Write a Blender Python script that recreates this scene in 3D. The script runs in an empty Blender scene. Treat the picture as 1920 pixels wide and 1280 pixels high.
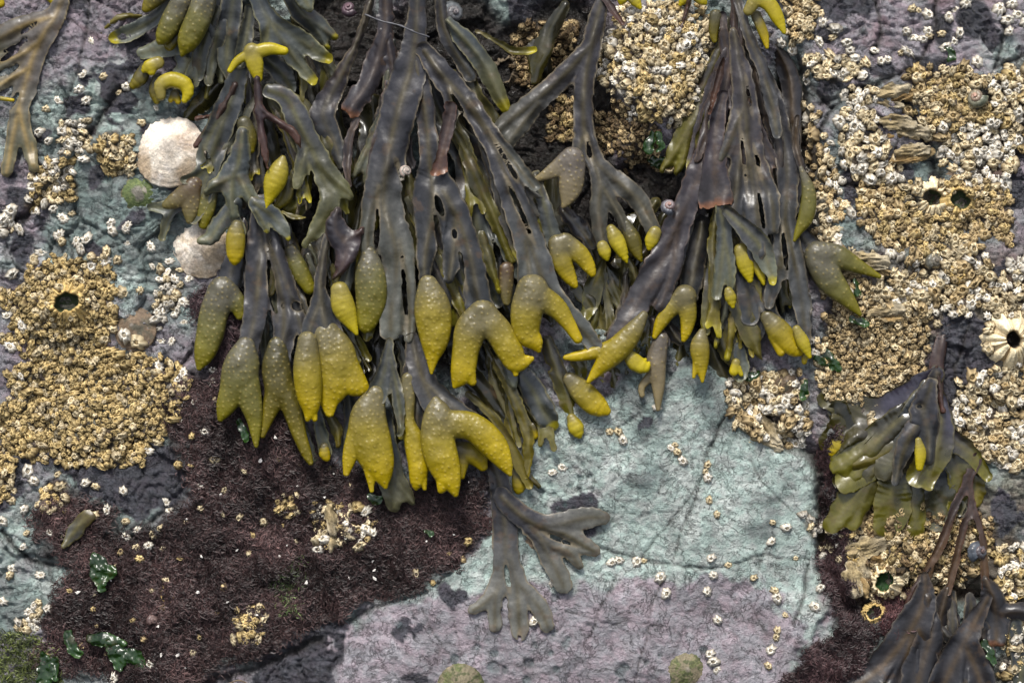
import bpy, math, random
import numpy as np
from mathutils import Matrix, Vector

# ------------------------------------------------------------------ camera, sky, sun, exposure
scene = bpy.context.scene
S = 0.0003125                      # metres per unit of the rock map (the view spans 1920 x 1280 units, 0.6 m x 0.4 m)
TILT = math.radians(56)            # the rock face leans back: 90 would be a vertical wall
DIST = 1.8                         # camera to rock, metres
ROT = Matrix.Rotation(TILT, 3, 'X')

cam = bpy.data.cameras.new('camera')
cam.sensor_width = 36.0
cam.lens = 36.0 * DIST / 0.6
cam.clip_start, cam.clip_end = 0.05, 200.0
cam_ob = bpy.data.objects.new('camera', cam)
scene.collection.objects.link(cam_ob)
cam_ob.location = ROT @ Vector((0, 0, DIST))
cam_ob.rotation_euler = (TILT, 0, 0)
scene.camera = cam_ob

SUN_EL, SUN_AZ = 80.0, -50.0       # degrees; azimuth from straight behind the camera, minus = from its left
world = bpy.data.worlds.new('World')
scene.world = world
world.use_nodes = True
wn, wl = world.node_tree.nodes, world.node_tree.links
wn.clear()
sky = wn.new('ShaderNodeTexSky')
sky.sky_type = 'NISHITA'
sky.sun_disc = False
sky.sun_elevation = math.radians(SUN_EL)
sky.sun_rotation = math.radians(180 - SUN_AZ)
sky.air_density, sky.dust_density, sky.ozone_density = 1.0, 4.0, 1.0
hs = wn.new('ShaderNodeHueSaturation')   # an overcast sky: nearly grey
hs.inputs['Saturation'].default_value = 0.50
bg = wn.new('ShaderNodeBackground')
bg.inputs['Strength'].default_value = 0.075
wo = wn.new('ShaderNodeOutputWorld')
wl.new(sky.outputs[0], hs.inputs['Color']); wl.new(hs.outputs[0], bg.inputs['Color']); wl.new(bg.outputs[0], wo.inputs['Surface'])

sun = bpy.data.lights.new('sun', 'SUN')
sun.energy = 1.5
sun.angle = math.radians(12)
sun.color = (1.0, 0.97, 0.92)
sun_ob = bpy.data.objects.new('sun', sun)
scene.collection.objects.link(sun_ob)
e, a = math.radians(SUN_EL), math.radians(SUN_AZ)
sdir = Vector((math.sin(a) * math.cos(e), -math.cos(a) * math.cos(e), math.sin(e)))   # towards the sun
sun_ob.rotation_euler = sdir.to_track_quat('Z', 'Y').to_euler()
sun_ob.location = sdir * 5

vs = scene.view_settings
vs.view_transform, vs.look, vs.gamma = 'Standard', 'None', 1.0
vs.use_curve_mapping = False
vs.exposure = 1.38
scene.cycles.max_bounces = 5
scene.cycles.diffuse_bounces = 3

rng = np.random.default_rng(7)
random.seed(7)

# ------------------------------------------------------------------ helpers
def L(*c):
    """display colour 0..255 -> linear"""
    c = np.asarray(c, float) / 255.0
    return np.where(c <= 0.04045, c / 12.92, ((c + 0.055) / 1.055) ** 2.4)

def sstep(a, b, x):
    t = np.clip((x - a) / (b - a), 0, 1)
    return t * t * (3 - 2 * t)

def vn(x, y, seed):
    xi = np.floor(x).astype(np.int64); yi = np.floor(y).astype(np.int64)
    fx, fy = x - xi, y - yi
    fx = fx * fx * fx * (fx * (fx * 6 - 15) + 10); fy = fy * fy * fy * (fy * (fy * 6 - 15) + 10)
    def hsh(i, j):
        h = (i * 374761393 + j * 668265263 + seed * 2246822519) & 0xffffffff
        h = ((h ^ (h >> 13)) * 1274126177) & 0xffffffff
        h = ((h ^ (h >> 16)) * 2654435761) & 0xffffffff
        return ((h ^ (h >> 15)) & 0xffff) / 32767.5 - 1.0
    a, b, c, d = hsh(xi, yi), hsh(xi + 1, yi), hsh(xi, yi + 1), hsh(xi + 1, yi + 1)
    return (a * (1 - fx) + b * fx) * (1 - fy) + (c * (1 - fx) + d * fx) * fy

def fbm(x, y, size, octaves, seed, gain=0.5):
    out, amp, tot = 0, 1.0, 0.0
    ca, sa = math.cos(0.6), math.sin(0.6)
    x, y = np.asarray(x, float) / size, np.asarray(y, float) / size
    for k in range(octaves):
        out = out + amp * vn(x + 13.7 * k, y - 7.3 * k, seed + 31 * k)
        tot += amp; amp *= gain
        x, y = (ca * x - sa * y) * 2.03, (sa * x + ca * y) * 2.03
    return out / tot

def worley(x, y, size, seed):
    """F1, F2 and the random number of the nearest cell"""
    x, y = x / size, y / size
    xi, yi = np.floor(x).astype(np.int64), np.floor(y).astype(np.int64)
    f1 = np.full(x.shape, 9.0); f2 = np.full(x.shape, 9.0); idn = np.zeros(x.shape); idm = np.zeros(x.shape)
    def hsh(i, j, s):
        h = (i * 374761393 + j * 668265263 + s * 2246822519) & 0xffffffff
        h = ((h ^ (h >> 13)) * 1274126177) & 0xffffffff
        h = ((h ^ (h >> 16)) * 2654435761) & 0xffffffff
        return ((h ^ (h >> 15)) & 0xffff) / 65535.0
    for dj in (-1, 0, 1):
        for di in (-1, 0, 1):
            ci, cj = xi + di, yi + dj
            d = np.hypot(ci + hsh(ci, cj, seed) - x, cj + hsh(ci, cj, seed + 5) - y)
            near = d < f1
            f2 = np.where(near, f1, np.minimum(f2, d))
            idn = np.where(near, hsh(ci, cj, seed + 9), idn); idm = np.where(near, hsh(ci, cj, seed + 17), idm)
            f1 = np.where(near, d, f1)
    return f1, f2, idn, idm

def seg_dist(X, Y, pts):
    d = np.full(X.shape, 1e9)
    for (x0, y0), (x1, y1) in zip(pts[:-1], pts[1:]):
        dx, dy = x1 - x0, y1 - y0
        t = np.clip(((X - x0) * dx + (Y - y0) * dy) / (dx * dx + dy * dy + 1e-9), 0, 1)
        d = np.minimum(d, np.hypot(X - x0 - t * dx, Y - y0 - t * dy))
    return d

def poly_sd(X, Y, pts):
    """signed distance to a closed outline, negative inside"""
    d = seg_dist(X, Y, list(pts) + [pts[0]])
    ins = np.zeros(X.shape, bool)
    n = len(pts)
    for i in range(n):
        (x0, y0), (x1, y1) = pts[i], pts[(i + 1) % n]
        if y0 == y1: continue
        c = ((y0 > Y) != (y1 > Y)) & (X < (x1 - x0) * (Y - y0) / (y1 - y0) + x0)
        ins ^= c
    return np.where(ins, -d, d)

def to_world(x, y, h):
    return ROT @ Vector(((x - 960) * S, (640 - y) * S, h * S))

COL = scene.collection
def mesh_data(name, V, F, mat, cols=None, smooth=True):
    """V (n,3) in metres, F (m,4) or (m,3)"""
    me = bpy.data.meshes.new(name)
    V = np.ascontiguousarray(V, np.float32); F = np.ascontiguousarray(F, np.int32)
    m, k = F.shape
    me.vertices.add(len(V)); me.vertices.foreach_set('co', V.ravel())
    me.loops.add(m * k); me.loops.foreach_set('vertex_index', F.ravel())
    me.polygons.add(m)
    me.polygons.foreach_set('loop_start', np.arange(0, m * k, k, dtype=np.int32))
    me.polygons.foreach_set('loop_total', np.full(m, k, np.int32))
    me.polygons.foreach_set('use_smooth', np.full(m, bool(smooth)))
    for key, arr in (cols or {}).items():
        arr = np.asarray(arr, np.float32)
        if arr.ndim == 1:
            at = me.attributes.new(key, 'FLOAT', 'POINT'); at.data.foreach_set('value', arr)
        else:
            at = me.attributes.new(key, 'FLOAT_COLOR', 'POINT')
            at.data.foreach_set('color', np.concatenate([arr, np.ones((len(arr), 1), np.float32)], 1).ravel())
    me.materials.append(mat)
    me.update(calc_edges=True)
    me.validate()
    return me

def link(name, me, parent=None, loc=None, top_rot=True):
    o = bpy.data.objects.new(name, me); COL.objects.link(o)
    if parent is not None: o.parent = parent
    if loc is not None: o.location = loc
    if parent is None and top_rot: o.rotation_euler = (TILT, 0, 0)
    return o

def tag(o, label=None, cat=None, group=None, kind=None):
    if label: o['label'] = label
    if cat: o['category'] = cat
    if group: o['group'] = group
    if kind: o['kind'] = kind
    return o

def thing(name, label, cat, x, y, h, group=None):
    o = bpy.data.objects.new(name, None); COL.objects.link(o)
    o.empty_display_size = 0.01
    o.location = to_world(x, y, h); o.rotation_euler = (TILT, 0, 0)
    o['org'] = (float(x), float(y), float(h))
    return tag(o, label, cat, group)

# ------------------------------------------------------------------ materials
def new_mat(name):
    m = bpy.data.materials.new(name); m.use_nodes = True
    n, l = m.node_tree.nodes, m.node_tree.links
    n.clear()
    out = n.new('ShaderNodeOutputMaterial'); b = n.new('ShaderNodeBsdfPrincipled')
    l.new(b.outputs[0], out.inputs['Surface'])
    return m, n, l, b

def attr(n, name):
    a = n.new('ShaderNodeAttribute'); a.attribute_name = name
    return a

def noise(n, l, size, detail=4, rough=0.55, src='Object'):
    tc = n.new('ShaderNodeTexCoord')
    t = n.new('ShaderNodeTexNoise'); t.inputs['Scale'].default_value = 1.0 / (size * S)
    t.inputs['Detail'].default_value = detail; t.inputs['Roughness'].default_value = rough
    l.new(tc.outputs[src], t.inputs['Vector'])
    return t

def ramp(n, l, sock, a, b, lo, hi):
    r = n.new('ShaderNodeMapRange'); r.inputs[1].default_value = a; r.inputs[2].default_value = b
    r.inputs[3].default_value = lo; r.inputs[4].default_value = hi
    l.new(sock, r.inputs[0]); return r.outputs[0]

def scaled(n, l, colsock, facsock):
    m = n.new('ShaderNodeVectorMath'); m.operation = 'SCALE'
    l.new(colsock, m.inputs[0]); l.new(facsock, m.inputs['Scale'])
    return m.outputs[0]

def math_n(n, l, op, a, b):
    m = n.new('ShaderNodeMath'); m.operation = op
    for i, v in enumerate((a, b)):
        if isinstance(v, (int, float)): m.inputs[i].default_value = v
        else: l.new(v, m.inputs[i])
    return m.outputs[0]

def bump(n, l, sock, dist, strength, prev=None):
    b = n.new('ShaderNodeBump'); b.inputs['Distance'].default_value = dist * S
    b.inputs['Strength'].default_value = strength
    l.new(sock, b.inputs['Height'])
    if prev is not None: l.new(prev, b.inputs['Normal'])
    return b.outputs[0]

def attr_material(name, rough=0.5, rvar=0.1, mottle=(30, 0.8, 1.2), speck=(6, 0.85, 1.15), bumps=((5, 1.0, 0.5),), coat=0.0, coat_r=0.1, sss=0.0, spec=0.5):
    """base colour from the mesh's own 'col' attribute, broken up by mottling, with fine relief"""
    m, n, l, b = new_mat(name)
    c = attr(n, 'col').outputs['Color']
    n1 = noise(n, l, mottle[0]); n2 = noise(n, l, speck[0], 3)
    f = math_n(n, l, 'MULTIPLY', ramp(n, l, n1.outputs['Fac'], 0.3, 0.7, mottle[1], mottle[2]), ramp(n, l, n2.outputs['Fac'], 0.3, 0.7, speck[1], speck[2]))
    l.new(scaled(n, l, c, f), b.inputs['Base Color'])
    l.new(ramp(n, l, n1.outputs['Fac'], 0.3, 0.7, rough - rvar, rough + rvar), b.inputs['Roughness'])
    hgt = None
    for size, dist, st in bumps:
        t = math_n(n, l, 'MULTIPLY', noise(n, l, size, 2).outputs['Fac'], float(dist * st))
        hgt = t if hgt is None else math_n(n, l, 'ADD', hgt, t)
    if hgt is not None:
        l.new(bump(n, l, hgt, 1.0, 1.0), b.inputs['Normal'])
    b.inputs['Coat Weight'].default_value = coat; b.inputs['Coat Roughness'].default_value = coat_r
    b.inputs['Specular IOR Level'].default_value = spec
    if sss > 0:
        b.inputs['Subsurface Weight'].default_value = sss
        b.inputs['Subsurface Radius'].default_value = (1.0, 0.8, 0.2)
        b.inputs['Subsurface Scale'].default_value = 8 * S
    return m

M_FROND = attr_material('wet_frond', 0.43, 0.10, (45, 0.7, 1.3), (7, 0.85, 1.15), ((38, 7, 0.22), (6, 1.2, 0.4)), coat=0.08, coat_r=0.2, spec=0.42)
M_GLOSSY = attr_material('wet_glossy_frond', 0.32, 0.08, (45, 0.7, 1.3), (7, 0.9, 1.1), ((30, 7, 0.3), (6, 0.8, 0.3)), coat=0.28, coat_r=0.14)
M_POD = attr_material('receptacle_skin', 0.42, 0.06, (30, 0.82, 1.15), (4, 0.92, 1.08), ((16, 2.0, 0.2), (4, 0.5, 0.3)), coat=0.10, coat_r=0.16, sss=0.10, spec=0.35)
M_SHELL = attr_material('barnacle_shell', 0.75, 0.1, (14, 0.7, 1.25), (3, 0.7, 1.25), ((5, 1.6, 0.7), (2, 0.7, 0.6)), spec=0.3)
M_LIMPET = attr_material('limpet_shell', 0.7, 0.1, (22, 0.8, 1.15), (4, 0.75, 1.2), ((12, 2.5, 0.5), (3.5, 1.5, 0.7)), spec=0.35)
M_SNAIL = attr_material('snail_shell', 0.4, 0.1, (14, 0.7, 1.3), (3, 0.8, 1.2), ((4, 0.8, 0.5),))
M_TURF = attr_material('red_turf', 0.55, 0.1, (60, 0.6, 1.35), (8, 0.75, 1.25), (), spec=0.30)
M_LETTUCE = attr_material('sea_lettuce_skin', 0.30, 0.06, (20, 0.7, 1.3), (6, 0.85, 1.15), ((9, 2.5, 0.5),), coat=0.25, coat_r=0.12)

def rock_material():
    m, n, l, b = new_mat('rock')
    c = attr(n, 'col').outputs['Color']; wet = attr(n, 'wet').outputs['Fac']
    tc = n.new('ShaderNodeTexCoord')
    warp = noise(n, l, 40, 4)
    wv = n.new('ShaderNodeVectorMath'); wv.operation = 'MULTIPLY_ADD'
    wv.inputs[1].default_value = (14 * S,) * 3
    l.new(warp.outputs['Color'], wv.inputs[0]); l.new(tc.outputs['Object'], wv.inputs[2])
    def vor(size):
        v = n.new('ShaderNodeTexVoronoi'); v.feature = 'DISTANCE_TO_EDGE'; v.inputs['Scale'].default_value = 1 / (size * S)
        l.new(wv.outputs[0], v.inputs['Vector']); return v.outputs['Distance']
    v2 = vor(10)
    n1, n2, n3 = noise(n, l, 70, 6, 0.62), noise(n, l, 24, 9, 0.72), noise(n, l, 5, 4, 0.7)
    f = math_n(n, l, 'MULTIPLY', ramp(n, l, n1.outputs['Fac'], 0.3, 0.7, 0.74, 1.26), ramp(n, l, n2.outputs['Fac'], 0.3, 0.7, 0.66, 1.34))
    f = math_n(n, l, 'MULTIPLY', f, ramp(n, l, n3.outputs['Fac'], 0.3, 0.7, 0.8, 1.2))
    # hairline wrinkles: wandering dark lines where a coarse noise crosses its middle
    def hair(size, w, seed_):
        h_ = noise(n, l, size, 6, 0.6); h_.inputs['Distortion'].default_value = 0.6
        return ramp(n, l, math_n(n, l, 'ABSOLUTE', math_n(n, l, 'SUBTRACT', h_.outputs['Fac'], 0.5), 0.0), 0.0, w, 1.0, 0.0)
    seam = math_n(n, l, 'MAXIMUM', hair(58, 0.012, 1), math_n(n, l, 'MULTIPLY', hair(27, 0.016, 2), ramp(n, l, n1.outputs['Fac'], 0.45, 0.6, 0.0, 1.0)))
    f = math_n(n, l, 'MULTIPLY', f, ramp(n, l, seam, 0, 1, 1.0, 0.55))
    # small colour drift: pinkish and greenish grains
    mix = n.new('ShaderNodeMix'); mix.data_type = 'RGBA'; mix.blend_type = 'MULTIPLY'; mix.inputs[0].default_value = 1.0
    cr = n.new('ShaderNodeValToRGB'); cr.color_ramp.elements[0].color = (0.96, 1.02, 1.0, 1); cr.color_ramp.elements[1].color = (1.05, 0.98, 0.99, 1)
    cr.color_ramp.elements[0].position = 0.42; cr.color_ramp.elements[1].position = 0.6
    l.new(noise(n, l, 26, 4).outputs['Fac'], cr.inputs[0])
    l.new(c, mix.inputs[6]); l.new(cr.outputs[0], mix.inputs[7])
    l.new(scaled(n, l, mix.outputs[2], f), b.inputs['Base Color'])
    l.new(ramp(n, l, wet, 0, 1, 0.62, 0.28), b.inputs['Roughness'])
    hgt = math_n(n, l, 'MULTIPLY', n2.outputs['Fac'], 10.0)
    hgt = math_n(n, l, 'ADD', hgt, ramp(n, l, seam, 0.0, 1.0, 0.0, -2.6))
    hgt = math_n(n, l, 'ADD', hgt, ramp(n, l, v2, 0.0, 0.2, 0.0, 0.5))
    hgt = math_n(n, l, 'ADD', hgt, math_n(n, l, 'MULTIPLY', n3.outputs['Fac'], 3.4))
    p = bump(n, l, hgt, 1.0, 1.0)
    l.new(p, b.inputs['Normal'])
    b.inputs['Specular IOR Level'].default_value = 0.45
    return m
M_ROCK = rock_material()
# ------------------------------------------------------------------ the rock face
GX0, GX1, GY0, GY1, GS = -520.0, 2440.0, -460.0, 1740.0, 3.2
gx = np.arange(GX0, GX1 + 0.1, GS); gy = np.arange(GY0, GY1 + 0.1, GS)
RX, RY = np.meshgrid(gx, gy)
wxx = RX + 22 * fbm(RX, RY, 70, 4, 11) + 6 * fbm(RX, RY, 16, 3, 12)
wyy = RY + 22 * fbm(RX, RY, 70, 4, 13) + 6 * fbm(RX, RY, 16, 3, 14)

def pm(pts, soft=5):
    return sstep(soft, -soft, poly_sd(wxx, wyy, pts))
def em(cx, cy, rx, ry, rot=0, soft=0.12):
    c, s_ = math.cos(math.radians(rot)), math.sin(math.radians(rot))
    X, Y = wxx - cx, wyy - cy
    return sstep(1 + soft, 1 - soft, np.hypot((X * c + Y * s_) / rx, (-X * s_ + Y * c) / ry))

TURF = [
    [(312, 740), (330, 705), (395, 700), (450, 700), (640, 860), (770, 900), (915, 880), (925, 985), (870, 1050), (800, 1095), (700, 1135),
     (630, 1150), (560, 1200), (470, 1245), (330, 1300), (220, 1290), (60, 1240), (80, 1130), (125, 1060), (45, 1005), (50, 945), (110, 915), (190, 920), (215, 985), (300, 985), (350, 925), (335, 850), (310, 800)],
    [(350, 555), (385, 545), (470, 560), (470, 720), (420, 735), (400, 690), (430, 610), (375, 600)],
    [(1535, 860), (1560, 780), (1590, 880), (1570, 960), (1600, 1060), (1600, 1110), (1640, 1190), (1610, 1300), (1465, 1300), (1500, 1215), (1570, 1180), (1545, 1060), (1550, 960)],
    [(1640, 1100), (1740, 1110), (1690, 1190), (1640, 1180)],
]
SLATE = [
    [(-60, 850), (90, 838), (230, 795), (330, 835), (352, 900), (300, 960), (262, 985), (180, 925), (60, 945), (-60, 965)],
    [(470, 1180), (560, 1165), (628, 1150), (645, 1235), (628, 1330), (380, 1330)],
    [(1770, 590), (1830, 575), (1862, 650), (1840, 740), (1790, 800), (1745, 800), (1730, 700), (1752, 640)],
    [(955, -40), (1045, -30), (1050, 50), (1000, 75), (955, 60)],
]
BLOBS = [(155, 208, 26, 20, 10), (178, 335, 18, 24, 30), (78, 258, 16, 10, 0), (205, 155, 14, 10, 30), (15, 335, 14, 10, 0), (38, 372, 26, 16, -10), (765, 1180, 30, 24, 20), (850, 1108, 30, 22, 20),
         (1070, 950, 46, 22, -10), (1105, 985, 16, 20, 30), (1205, 788, 14, 9, 0), (1515, 65, 28, 22, 20), (1560, 70, 18, 14, 0), (1620, 265, 34, 26, -20), (1640, 230, 18, 14, 0), (1825, 40, 40, 40, 30), (1765, 55, 18, 26, 0),
         (1860, 70, 20, 26, 0), (1905, 360, 24, 42, 0), (1890, 1000, 36, 48, 25), (1875, 950, 24, 24, 0), (1860, 520, 24, 20, 0), (1690, 325, 24, 16, 0), (1760, 330, 14, 10, 0), (1600, 130, 26, 12, 15), (1660, 130, 30, 12, 10),
         (1560, 160, 26, 10, -10), (1855, 300, 12, 14, 0), (1900, 290, 20, 20, 0), (1145, 115, 22, 14, 20), (40, 470, 20, 30, 20), (310, 280 + 400, 14, 24, 0), (180, 250, 10, 8, 0), (1740, 120, 30, 16, 0), (780, 1275, 26, 12, 0)]
SLABLINE = [(985, 850), (1060, 770), (1180, 715), (1300, 690), (1365, 715), (1400, 770), (1460, 820), (1515, 855), (1535, 905), (1530, 960), (1545, 1060), (1560, 1110), (1520, 1210), (1470, 1300),
            (640, 1300), (640, 1180), (720, 1130), (830, 1090), (900, 1020), (925, 960)]

# regions: outline, how many, radii, tints, name
REG = [
    ('A', [(70, 500), (120, 478), (190, 485), (215, 545), (205, 640), (240, 668), (330, 690), (358, 722), (325, 795), (250, 858), (200, 875), (60, 862), (-10, 850), (-30, 800), (45, 700), (30, 640), (22, 560)], 1552, (5.5, 9.5), ('gold', 'gold', 'gold', 'tan'), 'golden barnacle crowded in the crust beside the brown limpet'),
    ('A2', [(-40, 850), (10, 860), (24, 900), (20, 940), (-40, 930)], 48, (7, 10), ('gold', 'tan'), 'golden barnacle in the small clump on dark slate rock at the edge'),
    ('B', [(1135, 60), (1170, 20), (1290, 10), (1325, 60), (1345, 130), (1330, 205), (1280, 240), (1210, 215), (1165, 185), (1125, 150)], 445, (6, 11), ('gold', 'tan', 'tan', 'white'), 'tan barnacle on the bulging rock between two hanging wracks'),
    ('C', [(1470, 0), (1545, -20), (1530, 40), (1490, 85)], 67, (7, 10), ('tan', 'brown'), 'tan barnacle in the clump above the yellow curved pod'),
    ('D', [(1492, 150), (1530, 250), (1562, 330), (1566, 430), (1600, 500), (1560, 560), (1530, 470), (1520, 350), (1496, 240)], 162, (7, 11), ('tan', 'white', 'brown'), 'tan barnacle in the strip along the dark gap beside the right hand wrack'),
    ('E', [(1508, 104), (1560, 112), (1625, 118), (1622, 146), (1570, 150), (1510, 130)], 45, (8, 11), ('tan', 'white', 'tan'), 'pale barnacle in the short row under the dark crust on lilac rock'),
    ('F', [(1600, 165), (1640, 175), (1645, 240), (1580, 245)], 56, (8, 11), ('tan', 'white'), 'pale barnacle in the small clump beside the flaky shells'),
    ('G', [(1695, 125), (1790, 128), (1830, 160), (1850, 205), (1800, 220), (1765, 265), (1722, 200)], 202, (7, 11), ('tan', 'gold', 'brown'), 'tan barnacle crowded between the flaky shells and the striped snail'),
    ('H', [(1790, 160), (1860, 140), (1930, 120), (1930, 280), (1860, 250), (1810, 190)], 162, (8, 12), ('tan', 'white', 'gold'), 'cream barnacle crowded above and beside the striped snail'),
    ('I', [(1760, 225), (1860, 230), (1900, 300), (1880, 340), (1830, 350), (1790, 310), (1760, 290)], 94, (9, 12), ('white', 'tan'), 'pale barnacle on green rock below the striped snail'),
    ('J', [(1568, 230), (1640, 262), (1690, 330), (1600, 340), (1590, 300)], 45, (9, 12), ('tan', 'white'), 'pale barnacle on dark crust below the flaky shells'),
    ('K', [(1610, 352), (1700, 335), (1880, 345), (1895, 420), (1800, 445), (1760, 475), (1640, 445), (1608, 405)], 351, (6.5, 10), ('gold', 'brown', 'tan'), 'gold-brown barnacle crowded round the two open craters'),
    ('L', [(1700, 430), (1820, 460), (1862, 545), (1780, 592), (1700, 582), (1640, 560), (1700, 500)], 256, (8, 12), ('tan', 'tan', 'white', 'brown'), 'tan barnacle crowded above the bare brown stalk'),
    ('M', [(1540, 470), (1620, 560), (1740, 585), (1740, 650), (1715, 700), (1640, 762), (1560, 745), (1528, 650), (1550, 560)], 837, (5, 8), ('brown', 'brown', 'tan'), 'small brown barnacle in the dense sheet between the two wracks'),
    ('N', [(1788, 740), (1850, 690), (1900, 690), (1950, 760), (1950, 880), (1850, 865), (1800, 810)], 310, (8.5, 12), ('tan', 'tan', 'brown', 'white'), 'tan barnacle in the dense sheet beside the dark pillow of rock'),
    ('O', [(1845, 540), (1940, 470), (1940, 700), (1870, 660), (1852, 600)], 108, (7, 11), ('tan', 'white'), 'pale barnacle crowded round the largest ridged shell'),
    ('P', [(1640, 930), (1760, 960), (1860, 1000), (1852, 1060), (1760, 1100), (1650, 1130), (1588, 1010)], 621, (5.5, 9), ('gold', 'brown', 'dark', 'tan'), 'dull gold barnacle in the sheet behind the thin forked stalks'),
    ('Q', [(1360, 712), (1430, 695), (1490, 720), (1515, 780), (1480, 840), (1420, 810), (1375, 770)], 162, (7.5, 11), ('tan', 'white', 'brown'), 'pale barnacle in the clump at the top corner of the green slab'),
    ('R', [(1880, 1020), (1950, 1020), (1950, 1300), (1890, 1260), (1870, 1180)], 148, (7, 11), ('tan', 'gold', 'white'), 'tan barnacle beside the leathery wrack on thin stalks'),
    ('S', [(965, 50), (1085, 40), (1070, 130), (1010, 175), (960, 130)], 175, (6, 9), ('dark', 'brown'), 'dark barnacle in shade between the middle and blue-grey wracks'),
    ('S2', [(1030, 190), (1085, 180), (1085, 260), (1030, 250)], 67, (6, 9), ('brown', 'dark', 'gold'), 'brown barnacle in the gap of the blue-grey fork'),
    ('S3', [(1140, 190), (1220, 210), (1240, 320), (1180, 300), (1120, 250)], 121, (5, 8), ('dark', 'brown'), 'dark small barnacle under the bulging rock'),
    ('T', [(55, 400), (70, 360), (105, 298), (132, 315), (138, 385), (80, 400)], 81, (7, 11), ('white', 'tan', 'gold'), 'cream barnacle in the clump along the slanting crack'),
    ('T2', [(118, 228), (170, 235), (172, 285), (130, 300)], 29, (7, 11), ('tan', 'white'), 'cream barnacle in the clump at the crack beside the white limpet'),
    ('T3', [(188, 256), (245, 262), (252, 330), (215, 330), (192, 300)], 35, (7, 10), ('gold', 'tan'), 'golden barnacle in the little clump above the green limpet'),
    ('U', [(0, 390), (40, 395), (20, 430), (-20, 440)], 18, (8, 11), ('tan', 'white'), 'tan barnacle in the crack at the edge of the rock'),
    ('V', [(300, 515), (340, 505), (345, 560), (318, 580), (300, 640), (290, 640), (300, 580)], 29, (6, 9), ('tan', 'white'), 'cream barnacle strung between the white and brown limpets'),
    ('W', [(1230, 215), (1310, 190), (1320, 225), (1260, 240)], 27, (8, 11), ('white', 'tan'), 'cream barnacle on the lower lip of the bulging rock'),
    ('X', [(590, 945), (660, 935), (705, 960), (690, 1010), (610, 1030), (585, 990)], 59, (6, 10), ('tan', 'white', 'gold'), 'tan barnacle in the clump on maroon turf under the forked pods'),
    ('X2', [(440, 1140), (490, 1130), (496, 1190), (460, 1205)], 35, (6, 9), ('gold', 'gold', 'tan'), 'bright gold barnacle in the knot at the foot of the maroon turf'),
    ('X3', [(520, 930), (560, 925), (560, 965), (525, 965)], 18, (6, 9), ('gold', 'tan'), 'gold barnacle in the tiny clump left of the pale shell scraps'),
    ('Y', [(50, 1140), (75, 1125), (80, 1180), (35, 1185)], 18, (7, 10), ('tan', 'white'), 'tan barnacle at the edge of the turf above green algae'),
    ('Y2', [(70, 915), (115, 905), (130, 960), (90, 950)], 18, (7, 10), ('gold', 'tan'), 'gold barnacle on the upper edge of the maroon turf'),
    ('Z', [(1500, 960), (1560, 980), (1600, 1060), (1570, 1060)], 21, (6, 9), ('white', 'tan'), 'white barnacle on the green slab edge near maroon turf'),
]
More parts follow.
